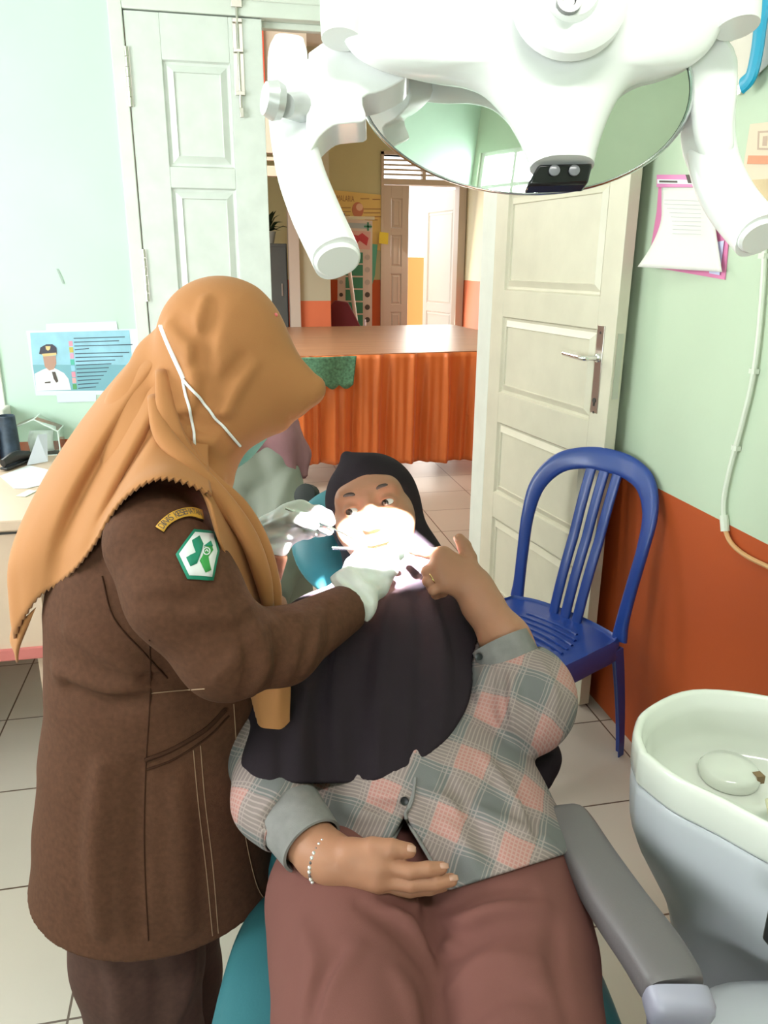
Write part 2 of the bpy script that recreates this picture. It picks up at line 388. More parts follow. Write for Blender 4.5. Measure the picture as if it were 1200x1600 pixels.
struct('trim_2', g_bx(wx0-.05, wx1+.062, WY-0.10, WY+.03, 0.955, wz0), mat('sill_white', (0.8, 0.78, 0.72), 0.5), bevel=0.004)
# door frame of the inner doorway
struct('trim_3', join(g_bx(DX0-.045, DX0, WY-.01, WY+.15, 0, DZ+.075), g_bx(DX1, DX1+.045, WY-.01, WY+.15, 0, DZ+.075), g_bx(DX0, DX1, WY-.01, WY+.15, DZ, DZ+.075),
    g_bx(DX0-.045, DX1+.045, WY-.016, WY-.01, DZ+.045, DZ+.075), g_bx(DX0, DX1, WY+.035, WY+.06, DZ-.02, DZ)), m_trim, bevel=0.003)
# -------------------------------------------------- left door leaf (closed): stiles, raised panels, hinges, bolt
def leaf(name, o, u, n, wid, hgt, thick, panels, m, stile=0.1):
    """o: bottom corner of the visible face, u along the width, n out of the visible face; panels: (u0, u1, z0, z1)"""
    u, n = nrm(u), nrm(n); z = V(0, 0, 1)
    bx = lambda u0, u1, n0, n1, z0, z1: g_box(o+u*(u0+u1)/2+n*(n0+n1)/2+z*(z0+z1)/2, (u1-u0, n1-n0, z1-z0), (u, n, z))
    pc = sorted(panels, key=lambda p: p[2]); ua, ub = pc[0][0], pc[0][1]; g = [bx(0, ua, -thick, 0, 0, hgt), bx(ub, wid, -thick, 0, 0, hgt)]
    z0 = 0
    for p in pc: g.append(bx(ua, ub, -thick, 0, z0, p[2])); z0 = p[3]
    g.append(bx(ua, ub, -thick, 0, z0, hgt))
    root = struct(name, join(*g), m, bevel=0.002)
    for p in pc:
        q = [(p[0]+a*(p[1]-p[0]), p[2]+b*(p[3]-p[2])) for a, b in ((0, 0), (1, 0), (1, 1), (0, 1))]
        c = ((p[0]+p[1])/2, (p[2]+p[3])/2)
        ring = lambda ins, d: [o+u*(a+(ins if a < c[0] else -ins))+z*(b+(ins if b < c[1] else -ins))+n*d for a, b in q]
        rr = [ring(0, 0.0), ring(0.004, -0.010), ring(0.012, -0.011), ring(0.028, -0.003), ring(0.034, 0.0), ring(0.036, -0.0055)]
        v, f = g_rings(rr, True, False); f = list(f)+[tuple(len(v)-4+i for i in range(4))]
        obj('panel', (v, f), m, root, smooth=False)
    return root, bx
fy = WY-0.004
pz = lambda x, y: onY(x, y, fy)
pl = [(pz(252, 98)[0]-DX0, pz(358, 100)[0]-DX0, pz(262, 265)[2], pz(250, 98)[2]), (pz(252, 98)[0]-DX0, pz(358, 100)[0]-DX0, pz(280, 470)[2], pz(265, 298)[2]),
      (pz(252, 98)[0]-DX0, pz(358, 100)[0]-DX0, 0.62, 1.25), (pz(252, 98)[0]-DX0, pz(358, 100)[0]-DX0, 0.12, 0.54)]
d1, bx1 = leaf('door_1', V(DX0+.003, fy, 0.01), (1, 0, 0), (0, -1, 0), 0.195-DX0, DZ-.014, 0.038, pl, m_white)
for zc in (pz(197, 120)[2], pz(226, 430)[2], 0.35):
    g = [g_tube([V(DX0+.003, fy-.006, zc+a), V(DX0+.003, fy-.006, zc+a+.028)], 0.007, 8) for a in (-.09, -.06, -.03, 0, .03, .06)]
    obj('hinge', join(*g, g_bx(DX0-.006, DX0+.012, fy-.003, fy, zc-.09, zc+.088)), m_steel, d1)
bt = [pz(372, 5), pz(372, 30), pz(378, 150), pz(380, 185)]
bxm = bt[1][0]
bolt = obj('bolt', join(g_bx(bxm-.021, bxm+.013, fy-.003, fy, bt[2][2], bt[1][2]), g_tube([V(bxm-.004, fy-.010, bt[3][2]+.02), V(bxm-.004, fy-.010, bt[0][2])], 0.005, 8), g_bx(bxm-.02, bxm+.012, fy-.014, fy-.002, bt[1][2]-.012, bt[1][2]),
    g_bx(bxm-.02, bxm+.012, fy-.015, fy-.003, bt[1][2]-.1, bt[1][2]-.09), g_bx(bxm-.02, bxm+.012, fy-.015, fy-.003, bt[2][2], bt[2][2]+.012), g_bx(bxm-.008, bxm+.004, fy-.02, fy-.008, bt[3][2], bt[3][2]+.03)), m_steel, d1, bevel=0.001)
obj('keeper', g_bx(bxm-.022, bxm+.014, WY-.022, WY-.016, DZ+.022, DZ+.066), m_steel, d1, bevel=0.001)
# -------------------------------------------------- right door leaf (open into the room)
FE = V(1.175, 2.19, 0); du = nrm(V(-.148, .989, 0)); nn = nrm(np.cross(V(0, 0, 1), du))
if nn @ (CAM-FE) < 0: nn = -nn
q = lambda x, y: onPl(x, y, FE+nn*0.0, nn)
uu = lambda x, y: (q(x, y)-FE) @ du
zz = lambda x, y: q(x, y)[2]
ua, ub = uu(925, 600), uu(780, 600)
DW = 0.80
rows = [(zz(928, 660), zz(935, 515)), (zz(912, 848), zz(922, 716)), (zz(780, 452), zz(785, 306)), (0.16, zz(895, 886))]
rows = [(min(a), max(a)) for a in rows]
rows.append((max(r[1] for r in rows)+0.07, 2.2))
print('door panels', ua, ub, rows)
d2, bx2 = leaf('door_2', FE+V(0, 0, .01), du, nn, DW, DZ-.014, 0.04, [(ua, ub, a-.01, b-.01) for a, b in rows], m_cream)
# thin lock rebate on the free edge, plate, lever handles, keyhole
zl0, zl1 = zz(935, 652), zz(942, 514); uc = uu(936, 560)
plate = obj('lock_plate', bx2(uc-.018, uc+.018, 0, .003, zl0, zl1), m_steel, d2, bevel=0.001)
zh = zz(940, 560)
hp = lambda u, n, z: FE+du*u+nn*n+V(0, 0, z)
obj('handle', join(g_tube([hp(uc, .002, zh), hp(uc, .045, zh), hp(uc+.012, .056, zh), hp(uc+.115, .056, zh+.004)], [.008, .008, .0085, .0075], 10, 3), g_lathe([(.014, 0), (.014, .006), (.01, .009)], hp(uc, .003, zh), nn)), m_chrome, d2, angle=60)
obj('handle', join(g_tube([hp(uc, -.042, zh), hp(uc, -.085, zh), hp(uc+.012, -.096, zh), hp(uc+.1, -.096, zh+.004)], [.008, .008, .0085, .0075], 10, 3), g_lathe([(.014, 0), (.014, .006)], hp(uc, -.043, zh), -nn)), m_chrome, d2, angle=60)
obj('keyhole', join(g_lathe([(.008, 0), (.008, .003)], hp(uc, .0028, zl0+.05), nn), g_box(hp(uc, .004, zl0+.04), (.006, .003, .016), (du, nn, (0, 0, 1)))), m_dark, d2)
obj('screw', join(*[g_lathe([(.0045, 0), (.0035, .0015)], hp(uc, .003, z_), nn, 10) for z_ in (zl0+.012, zl1-.012)]), m_dark, d2)
obj('strike_plate', g_box(FE-du*.001+nn*-.02+V(0, 0, zh-.02), (.002, .022, .2), (du, nn, (0, 0, 1))), m_steel, d2)
# -------------------------------------------------- the front hall beyond the doorway
struct('wall_hall_left', join(g_bx(-3.2, -3.05, 3.15, 9.5, 0, 3.4)), m_hall)
FY = 9.3
p_ = lambda x, y: onY(x, y, FY)
fx0, fx1, fz1, fz2 = p_(599, 300)[0], p_(722, 300)[0], p_(640, 289)[2], p_(640, 243)[2]
XR = p_(726, 400)[0]
struct('wall_hall_back', join(g_bx(-3.2, fx0, FY, FY+.15, 0, 3.4), g_bx(fx1, XR+.1, FY, FY+.15, 0, 3.4), g_bx(fx0, fx1, FY, FY+.15, fz2, 3.4)), m_hall, smooth=False)
struct('wall_hall_right', g_bx(XR, XR+.15, 3.15, FY, 0, 3.4), m_ret)
struct('ceiling_hall', g_bx(-3.2, XR+.15, 3.15, 9.5, 3.4, 3.5), m_ceil)
struct('wall_hall_front', join(g_bx(-3.2, -2.15, 3.0, 3.15, 0, 3.4), g_bx(WX+.15, XR+.15, 3.0, 3.15, 0, 3.4)), m_hall)
m_fr = mat('hall_frame', (0.60, 0.50, 0.40), 0.5)
struct('trim_4', join(g_bx(fx0-.03, fx0, FY-.03, FY+.15, 0, fz2+.03), g_bx(fx1-.04, fx1+.05, FY-.03, FY+.15, 0, fz2+.03), g_bx(fx0, fx1, FY-.03, FY+.15, fz1, fz1+.06), g_bx(fx0-.03, fx1+.05, FY-.03, FY+.15, fz2, fz2+.04),
    g_bx(p_(663, 265)[0]-.02, p_(663, 265)[0]+.02, FY-.01, FY+.08, fz1+.06, fz2), *[g_bx(fx0, fx1, FY+.0, FY+.05, fz1+.06+(fz2-fz1-.06)*k/5-.01, fz1+.06+(fz2-fz1-.06)*k/5+.008) for k in range(1, 5)]), m_fr, smooth=False)
fl = p_(640, 300)[0]
pw = [(0.09, fl-fx0-.09, a, b) for a, b in ((.15, .5), (.58, .93), (1.02, 1.37), (1.45, 1.8), (1.88, 2.2))]
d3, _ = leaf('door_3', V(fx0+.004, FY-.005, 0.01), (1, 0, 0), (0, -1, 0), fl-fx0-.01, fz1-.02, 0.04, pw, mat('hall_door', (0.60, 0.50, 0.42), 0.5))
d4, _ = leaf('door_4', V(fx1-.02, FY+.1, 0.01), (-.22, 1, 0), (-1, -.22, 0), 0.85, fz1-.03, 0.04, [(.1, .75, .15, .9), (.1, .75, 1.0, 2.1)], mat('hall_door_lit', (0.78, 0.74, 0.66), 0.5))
for z_ in (0.5, 1.25, 2.05): obj('hinge', g_tube([V(fx1-.012, FY+.09, z_), V(fx1-.012, FY+.09, z_+.1)], 0.012, 8), mat('brass', (.5, .3, .12), .4, 1), d4)
# outside the front door
struct('ground_outside', g_bx(-6, 12, 9.5, 22, -0.14, -0.04), mat('outdoor_concrete', (0.80, 0.76, 0.68), 0.8))
struct('ground_yard', g_bx(-8, 8, -12, -2.4, -0.3, -0.2), mat('yard_grass', (0.22, 0.3, 0.1), 0.9))
oy = 11.0
pp = onY(652, 430, oy)
struct('wall_outside', g_bx(pp[0]-1.8, pp[0]+.13, oy, oy+.2, -.05, onY(652, 402, oy)[2]), mat('porch_orange', (0.8, 0.3, 0.08), 0.7))
# pilaster and jamb at the left of the hall
py0 = 8.05
a0, a1 = onY(470, 480, py0)[0], onY(517, 480, py0)[0]
struct('pillar_1', g_bx(a0, a1, py0, py0+.5, 0, 3.4), m_pil)
j0, j1 = onY(453, 480, 8.0)[0], onY(469, 480, 8.0)[0]
struct('trim_5', g_bx(j0, j1, 7.95, 8.05, 0, 2.4), mat('jamb_pale', (0.66, 0.58, 0.52), 0.5))
h0 = onY(403, 30, 6.2); h1 = onY(520, 160, 6.2)
struct('trim_6', join(g_bx(-2.0, 0.72, 6.2, 6.3, h1[2]-.35, 3.4)), mat('hall_panel', (0.55, 0.47, 0.38), 0.6))
struct('trim_7', g_bx(onY(405, 100, 6.18)[0], onY(413, 100, 6.18)[0], 6.17, 6.2, onY(410, 175, 6.18)[2], onY(410, 40, 6.18)[2]), mat('red_strip', (0.62, 0.07, 0.03), 0.5))
la, lb = onY(412, 262, 6.25), onY(460, 180, 6.25)
struct('window_4', join(*[g_bx(0.0, .62, 6.22, 6.26, la[2]+(lb[2]-la[2])*k/6-.012, la[2]+(lb[2]-la[2])*k/6+.012) for k in range(7)], g_bx(0.0, .62, 6.2, 6.28, la[2]-.06, la[2]-.0)), m_fr)
# ================================================================= hall furniture
def mat_wood(name, c1, c2, sc=(1.2, 22, 22), rough=0.35):
    m = mat(name, c1, rough); nt = m.node_tree; b = nt.nodes['Principled BSDF']; tc = [n for n in nt.nodes if n.type == 'TEX_COORD'][0]
    mp = nt.nodes.new('ShaderNodeMapping'); mp.inputs['Scale'].default_value = sc; nt.links.new(tc.outputs['Object'], mp.inputs[0])
    n = nt.nodes.new('ShaderNodeTexNoise'); n.inputs['Scale'].default_value = 1.6; n.inputs['Detail'].default_value = 6; n.inputs['Distortion'].default_value = 0.6; nt.links.new(mp.outputs[0], n.inputs['Vector'])
    r = nt.nodes.new('ShaderNodeValToRGB'); r.color_ramp.elements[0].position = 0.33; r.color_ramp.elements[0].color = c1+(1,); r.color_ramp.elements[1].position = 0.68; r.color_ramp.elements[1].color = c2+(1,)
    nt.links.new(n.outputs['Fac'], r.inputs[0]); nt.links.new(r.outputs[0], b.inputs['Base Color']); return m
TZ = 0.90
ta, tb2 = onZ(460, 556, TZ), onZ(752, 548, TZ)
tdir = nrm(tb2-ta); tn = nrm(V(-tdir[1], tdir[0], 0))
T0 = ta-tdir*.25; TL = 2.35; TD = 2.4
tt = thing('hall_table', 'long hall table with a shiny brown wood-grain top behind the doorway', 'table', T0+tdir*TL/2+tn*TD/2-V(0, 0, TZ))
tx = (tdir, tn, (0, 0, 1))
obj('tabletop', g_box(T0+tdir*TL/2+tn*TD/2-V(0, 0, .015), (TL, TD, .03), tx), mat_wood('table_laminate', (0.33, 0.15, 0.075), (0.46, 0.25, 0.14)), tt, bevel=.004)
for a in (.15, TL-.15):
    for b in (.15, TD-.15):
        c = T0+tdir*a+tn*b; obj('leg', g_box((c[0], c[1], (TZ-.03)/2), (.07, .07, TZ-.03), tx), mat('table_leg', (.2, .12, .07), .5), tt)
m_satin = mat('orange_satin', (0.74, 0.20, 0.05), 0.42, spec=0.5, sheen=0.2, var=0.05, vscale=5)
nc, nr_ = 420, 22; vs, fs = [], []
for i in range(nr_+1):
    t = i/nr_; z = TZ-.004-(TZ-.004-.125)*t
    for j in range(nc+1):
        s = TL*j/nc; ph = 2*math.pi*s/.25+1.1*math.sin(s*2.3)
        amp = 0.006+0.030*min(1, t*1.6)
        d = amp*(math.sin(ph)+.45*math.sin(2.3*ph+1.7*math.sin(s*3.1)+t*1.2)+.25*math.sin(4.1*ph+2*t))
        pin = math.exp(-((((s+.03) % .25)-.125)/.018)**2)*.02*(1-t)
        w_ = T0+tdir*s-tn*(0.02+d+pin+.03*t); w_[2] = z+.022*math.sin(s*2.9+.5)*t*(s < 9)
        vs.append(w_)
for i in range(nr_):
    for j in range(nc): fs.append((i*(nc+1)+j, i*(nc+1)+j+1, (i+1)*(nc+1)+j+1, (i+1)*(nc+1)+j))
tag(obj('table_skirt', (vs, fs), m_satin, solid=.003, angle=180), 'pleated orange satin skirt pinned along the front of the hall table', 'table skirt')
# green lace scrap over the skirt
g0, g1 = onZ(440, 560, TZ-.01), onZ(559, 558, TZ-.01)
sg0 = (g0-T0) @ tdir; sg1 = (g1-T0) @ tdir; vs, fs = [], []
n1, n2 = 48, 14
for i in range(n2+1):
    t = i/n2
    for j in range(n1+1):
        s = sg0+(sg1-sg0)*(j/n1)*(1-.06*t); hem = .03*abs(math.sin(j/n1*math.pi*5))*(t > .99)
        w_ = T0+tdir*s-tn*(.065+.012*math.sin(s*18+t)+.02*t); w_[2] = TZ-.005-.19*t-hem; vs.append(w_)
for i in range(n2):
    for j in range(n1): fs.append((i*(n1+1)+j, i*(n1+1)+j+1, (i+1)*(n1+1)+j+1, (i+1)*(n1+1)+j))
tag(obj('lace_cloth', (vs, fs), mat('green_lace', (0.10, 0.26, 0.16), 0.8, var=0.5, vscale=60), solid=.002, angle=180), 'green scalloped cloth scrap hanging over the orange skirt', 'cloth')
# roll-up banner, malaria poster, red chair, cabinet, plant
pf = lambda x, y, Y=FY-.012: onY(x, y, Y)
def sheet(name, pts, m, label=None, cat=None, off=.004, Y=FY-.012, parent=None, thick=.003):
    p = [pf(*q, Y) for q in pts]; o = obj(name, g_prism(p, (0, thick, 0)), m, parent, smooth=False)
    if label: tag(o, label, cat)
    return o
m_yel = mat('poster_yellow', (0.80, 0.58, 0.20), 0.6); m_ink = mat('ink_dark', (0.10, 0.08, 0.07), 0.7); m_inkb = mat('ink_brown', (0.42, 0.22, 0.10), 0.7)
ps = sheet('malaria_poster', [(522, 297), (600, 305), (598, 392), (520, 384)], m_yel, 'yellow paper poster with a round picture on the hall wall', 'poster')
Yp = FY-.0125
tw = lambda s, x, y, h, m, par, Y, wd=None, al='LEFT': text('lettering', s, onY(x, y, Y), (1, 0, -.02), (0, 0, 1), h, m, par, al, .001, wd)
tw('MALARIA', 526, 310, .065, m_inkb, ps, Yp, (onY(553, 310, Yp)-onY(526, 310, Yp))[0])
for (a, b, c) in ((526, 324, 548), (528, 330, 548), (527, 336, 547), (568, 326, 596), (568, 332, 594), (570, 338, 596), (563, 310, 577), (582, 311, 594), (570, 343, 590)):
    obj('text_line', g_prism([onY(a, b, Yp), onY(c, b, Yp), onY(c, b+1.3, Yp), onY(a, b+1.3, Yp)], (0, -.001, 0)), m_inkb, ps, smooth=False)
cpt = onY(559, 328, Yp); r_ = (onY(568, 328, Yp)-cpt)[0]
obj('round_picture', g_lathe([(r_, 0), (r_, .002)], cpt, (0, -1, 0), 20, sy=1.25, ex=(1, 0, 0)), mat('picture_flesh', (.6, .22, .13), .6), ps, smooth=False)
obj('picture_highlight', g_lathe([(r_*.6, 0), (r_*.6, .001)], cpt+V(.02, -.002, .03), (0, -1, 0), 16), mat('picture_pale', (.85, .55, .4), .6), ps, smooth=False)
sheet('sticky_note', [(593, 362), (607, 364), (606, 382), (592, 380)], mat('note_yellow', (.8, .62, .05), .5), 'small bright yellow note stuck between the poster and the hall door', 'note', Y=FY-.045)
Yb = 9.05
bn = thing('rollup_banner', 'tall roll-up banner with a pink heading and green list panels', 'banner', V(*onY(556, 500, Yb)[:2], 0))
bb = lambda name, pts, m, par=bn, Y=Yb, th=.004: obj(name, g_prism([onY(x, y, Y) for x, y in pts], (0, th, 0)), m, par, smooth=False)
fabric = bb('fabric', [(528, 341), (582, 345), (581, 560), (527, 560)], mat('banner_pale', (.72, .62, .56), .6))
bb('heading', [(531, 347), (580, 350), (580, 358), (531, 355)], mat('banner_grey', (.42, .5, .55), .6), fabric, Yb-.004)
bb('picture', [(543, 360), (579, 362), (578, 390), (541, 388)], mat('banner_pink', (.75, .45, .42), .6), fabric, Yb-.004)
bb('picture_shape', [(545, 366), (560, 368), (566, 364), (576, 372), (573, 384), (562, 376), (552, 384), (546, 380)], mat('banner_red', (.55, .06, .08), .6), fabric, Yb-.006)
mg = mat('banner_green', (.05, .26, .16), .55)
for k in range(6):
    y0 = 394+k*19.5
    bb('list_panel', [(540, y0), (567, y0+.5), (567, y0+17.5), (540, y0+17)], mg, fabric, Yb-.004)
    c = onY(574, y0+8, Yb-.004); obj('list_symbol', g_lathe([(.03, 0), (.03, .003)], c, (0, -1, 0), 14), m_ink if k > 2 else mat('symbol_grey', (.5, .45, .42), .6), fabric, smooth=False)
    c = onY(533, y0+8, Yb-.004); obj('list_symbol', g_lathe([(.022, 0), (.022, .003)], c, (0, -1, 0), 14), m_ink if k % 2 else mat('symbol_grey', (.5, .45, .42), .6), fabric, smooth=False)
obj('cross_logo', join(g_box(onY(575, 354, Yb-.006), (.09, .003, .02)), g_box(onY(575, 354, Yb-.006), (.02, .003, .09))), mg, fabric, smooth=False)
b0 = onY(556, 560, Yb)
obj('stand', join(g_bx(b0[0]-.27, b0[0]+.27, Yb-.06, Yb+.1, 0, .09), g_bx(b0[0]-.012, b0[0]+.012, Yb+.02, Yb+.045, .09, onY(556, 340, Yb)[2]), g_bx(b0[0]-.22, b0[0]+.22, Yb-.008, Yb+.012, onY(556, 343, Yb)[2], onY(556, 338, Yb)[2])), m_steel, bn)
obj('fabric_lower', g_prism([onY(527, 560, Yb), onY(581, 560, Yb), V(onY(581, 560, Yb)[0], Yb, .08), V(onY(527, 560, Yb)[0], Yb, .08)], (0, .004, 0)), mat('banner_pale', (0, 0, 0)), bn, smooth=False)
pl_ = thing('white_pole', 'thin white pole leaning in front of the roll-up banner', 'pole', V(*onY(556, 500, 8.9)[:2], 0))
pa, pb = onY(535, 341, 8.93), onY(556, 500, 8.9); pc_ = pa+(pb-pa)*((pa[2]-.02)/(pa[2]-pb[2]))
obj('shaft', g_tube([pa, pc_], .022, 10), mat('pole_white', (.75, .7, .66), .4), pl_)
obj('cap', g_tube([pa, pa+V(0, 0, .05)], .03, 10), m_ink, pl_)
sheet('teal_sheet', [(571, 380), (590, 382), (586, 430), (580, 450), (570, 460)], mat('teal_paper', (.10, .42, .30), .6), 'teal paper sheet on the hall wall behind the banner', 'sheet', Y=FY-.03)
# dark red visitor chair in the hall
rc = thing('visitor_chair', 'dark red upholstered chair standing behind the hall table', 'chair', V(onY(541, 500, 8.35)[0], 8.5, 0))
cx = onY(541, 500, 8.35)[0]; zt = onY(541, 469, 8.35)[2]
m_red = mat('dark_red_cloth', (.13, .008, .015), .7); m_fr2 = mat('chair_tube', (.55, .5, .52), .3, .8)
mk = [(cx-.17, zt-.5), (cx-.17, zt-.06), (cx-.12, zt), (cx+.02, zt-.02), (cx+.17, zt-.3), (cx+.17, zt-.5)]
obj('backrest', g_prism([V(x, 8.33, z) for x, z in mk], (0, .05, 0)), m_red, rc, bevel=.015)
obj('seat', g_bx(cx-.21, cx+.21, 8.36, 8.78, .42, .49), m_red, rc, bevel=.02)
for x in (-.2, .2):
    obj('leg', g_tube([V(cx+x, 8.34, zt-.2), V(cx+x, 8.345, .45), V(cx+x, 8.33, .0)], .012, 8), m_fr2, rc)
    obj('leg', g_tube([V(cx+x, 8.76, .45), V(cx+x, 8.78, 0)], .012, 8), m_fr2, rc)
# grey steel cabinet and a plant at the far left of the doorway
Yc = 8.1; c0, c1 = onY(395, 380, Yc), onY(448, 380, Yc)
fc = thing('steel_cabinet', 'dark grey steel cabinet seen past the left door leaf', 'cabinet', V((c0[0]+c1[0])/2, Yc+.25, 0))
obj('body', g_bx(c0[0], c1[0], Yc, Yc+.5, .05, c0[2]), mat('steel_grey', (.10, .11, .11), .5, var=.06), fc, bevel=.006)
obj('base', g_bx(c0[0]+.02, c1[0]-.02, Yc+.02, Yc+.48, 0, .05), m_ink, fc)
obj('door', g_bx(c0[0]+.01, c1[0]-.01, Yc-.012, Yc, .08, c0[2]-.03), mat('steel_grey', (0, 0, 0)), fc, bevel=.003)
obj('handle', g_tube([V(c1[0]-.06, Yc-.02, c0[2]-.5), V(c1[0]-.06, Yc-.02, c0[2]-.38)], .008, 8), m_steel, fc)
po = thing('potted_plant', 'dark leafy potted plant standing on the grey steel cabinet', 'plant', V(c1[0]-.17, Yc+.25, c0[2]))
obj('pot', g_lathe([(.06, 0), (.085, .11), (.09, .12), (.075, .12), (.07, .1)], V(c1[0]-.17, Yc+.25, c0[2]), n=18), mat('pot_white', (.6, .6, .55), .5), po)
lv = []
for k in range(46):
    a = random.uniform(0, 6.28); e = random.uniform(.3, 1.45); ln_ = random.uniform(.12, .34); o_ = V(c1[0]-.17, Yc+.25, c0[2]+.11)
    d = V(math.cos(a)*math.cos(e), math.sin(a)*math.cos(e), math.sin(e)); s_ = nrm(np.cross(d, V(0, 0, 1)))
    w_ = random.uniform(.018, .035); tip = o_+d*ln_-V(0, 0, .08*ln_/.3)
    mid = o_+d*ln_*.55
    lv.append(([o_, mid+s_*w_, tip, mid-s_*w_, mid+V(0, 0, .008)], [(0, 1, 4), (1, 2, 4), (2, 3, 4), (3, 0, 4)]))
obj('foliage', join(*lv), mat('leaf_dark', (.03, .07, .03), .5, var=.4), po, smooth=False)

# ================================================================= desk, left
m_desk = mat('desk_beige', (0.62, 0.46, 0.34), 0.45, var=.03)
m_pink = mat('desk_pink', (0.55, 0.16, 0.14), 0.5)
dkz = 0.84; dy0 = onZ(0, 815, dkz)[1]
dk = thing('desk', 'beige wooden desk against the wall at the left edge', 'desk', V(-1.1, 2.5, 0))
obj('top', g_bx(-1.75, -.50, dy0, 2.97, dkz-.03, dkz), m_desk, dk, bevel=.004)
zlow = onY(30, 1012, dy0+.02)[2]; zl2 = onY(30, 1030, dy0+.02)[2]
obj('front_panel', g_bx(-1.73, -.53, dy0+.02, dy0+.045, zlow, dkz-.034), m_desk, dk)
obj('edge_strip', g_bx(-1.73, -.53, dy0+.012, dy0+.045, zl2, zlow), m_pink, dk, bevel=.003)
obj('drawer_line', g_bx(-1.73, -.53, dy0+.018, dy0+.021, dkz-.043, dkz-.037), m_dark, dk)
for x in (-1.72, -.57):
    for y in (dy0+.05, 2.90): obj('leg', g_bx(x-.0, x+.04, y, y+.045, 0, dkz-.03), m_desk, dk)
oz = lambda x, y, z=dkz: onZ(x, y, z)
# paper tray, tissue box in clear acrylic, dark cylinder, stapler, papers
pp_ = [oz(0, 745), oz(45, 728), oz(75, 735), oz(95, 752), oz(42, 764), oz(22, 764)]
tag(obj('paper_sheet', g_prism([q+V(0, 0, .001) for q in pp_], (0, 0, .002)), mat('paper_white', (.78, .80, .82), .6), smooth=False), 'white paper sheet lying on the desk under the black stapler', 'paper')
tag(obj('paper_slip', g_prism([oz(25, 776)+V(0, 0, .001), oz(45, 766)+V(0, 0, .001), oz(58, 768)+V(0, 0, .001), oz(40, 777)+V(0, 0, .001)], (0, 0, .0015)), mat('paper_green', (.66, .75, .62), .6), smooth=False), 'pale green paper slip near the desk front edge', 'paper')
s0, s1 = oz(6, 737), oz(46, 722)
stp = thing('stapler', 'black stapler resting on the white paper sheet', 'stapler', (s0+s1)/2+V(0, 0, .004))
sd = nrm(s1-s0); sn = np.cross(V(0, 0, 1), sd); sl_ = np.linalg.norm(s1-s0)
m_blk = mat('black_plastic', (.015, .015, .015), .35)
obj('base', g_box((s0+s1)/2+V(0, 0, .009), (sl_, .03, .01), (sd, sn, (0, 0, 1))), m_blk, stp, bevel=.004)
obj('arm', g_tube([s0+V(0, 0, .028), (s0+s1)/2+V(0, 0, .036), s1+V(0, 0, .026)], [.010, .014, .011], 10, 4, flat=1.3), m_blk, stp)
cb = oz(18, 716)
tag(obj('pen_cup', g_lathe([(.036, 0), (.034, .005), (.03, .15), (.027, .152), (.026, .14)], cb, n=20), mat('navy_marbled', (.03, .05, .08), .45, var=.6, vscale=30)), 'dark blue marbled cup standing at the far left of the desk', 'cup')
cr_ = oz(-18, 720); tag(obj('red_box', g_box(cr_+V(0.01, 0, .055), (.05, .05, .11)), mat('deep_red', (.25, .03, .04), .5), bevel=.004), 'small dark red box beside the blue cup on the desk', 'box')
m_acr = mat('clear_acrylic', (.86, .96, .88), .05, trans=0.92, ior=1.3)
t0 = oz(28, 706); t1_ = oz(88, 716)
bx_ = thing('acrylic_tissue_box', 'clear acrylic tissue box with slanted front on the desk', 'tissue box', onZ(60, 705, dkz))
tz = .13
ctr = onZ(60, 712, dkz); w2 = .075
fr_ = [ctr+V(-w2, 0, 0), ctr+V(w2, 0, 0), ctr+V(w2, 0, .085), ctr+V(0.0, 0, tz), ctr+V(-w2, 0, .10)]
obj('shell', g_prism(fr_, (0, .1, 0)), m_acr, bx_, smooth=False)
obj('edge', join(*[g_tube([fr_[i], fr_[(i+1) % 5]], .0025, 6) for i in range(5)], g_tube([fr_[3], fr_[3]+V(0, .1, 0)], .0025, 6), g_tube([fr_[2], fr_[2]+V(0, .1, 0)], .0025, 6)), mat('acrylic_edge', (.75, .85, .8), .1), bx_)
vs_ = []
for k in range(5): vs_.append([ctr+V(-.03+.02*k, .03+.012*math.sin(k*2), .01), ctr+V(-.035+.021*k, .04, .05+.02*(k % 2)), ctr+V(-.03+.02*k, .07, .08)])
obj('tissue', g_grid(vs_, 3, 3), mat('tissue_white', (.85, .87, .88), .8), bx_, solid=.001, angle=180)
fp = [oz(50, 728), oz(70, 690)+V(0, 0, 0), ]
tag(obj('folded_paper', g_prism([oz(42, 728)+V(0, 0, .002), oz(75, 722)+V(0, 0, .002), oz(64, 716)+V(.03, 0, .085), oz(50, 720)+V(.03, 0, .09)], (0, .002, .001)), mat('paper_bluewhite', (.72, .76, .86), .6), smooth=False), 'white folded paper leaning against the clear tissue box', 'paper')
# officer poster on the back wall
yw = WY-.002
Wp = lambda x, y, d=0: onY(x, y, yw-d)
op = thing('officer_poster', 'blue printed poster of a uniformed officer taped on the mint wall', 'poster', Wp(125, 565))
quad = lambda name, pts, m, d, par, th=.0008: obj(name, g_prism([Wp(x, y, d) for x, y in pts], (0, th, 0)), m, par, smooth=False)
m_paper = mat('poster_paper', (.74, .80, .88), .55)
quad('sheet', [(41, 517), (215, 514), (220, 616), (56, 618)], m_paper, .001, op, .001)
quad('upper_strip', [(72, 506), (182, 502), (184, 516), (72, 517)], m_paper, .0015, op)
quad('sky_print', [(47, 520), (202, 516), (207, 570), (51, 570)], mat('print_sky', (.32, .60, .74), .5, var=.12, vscale=18), .002, op)
quad('sea_print', [(51, 570), (207, 570), (210, 610), (57, 611)], mat('print_sea', (.20, .44, .53), .5), .002, op)
uni = quad('uniform', [(57, 611), (54, 584), (68, 577), (74, 575), (85, 575), (100, 583), (107, 592), (111, 609)], mat('print_white', (.80, .82, .86), .5), .003, op)
quad('face', [(67, 557), (87, 556), (88, 568), (84, 577), (77, 579), (70, 573)], mat('print_skin', (.50, .29, .22), .5), .0035, op)
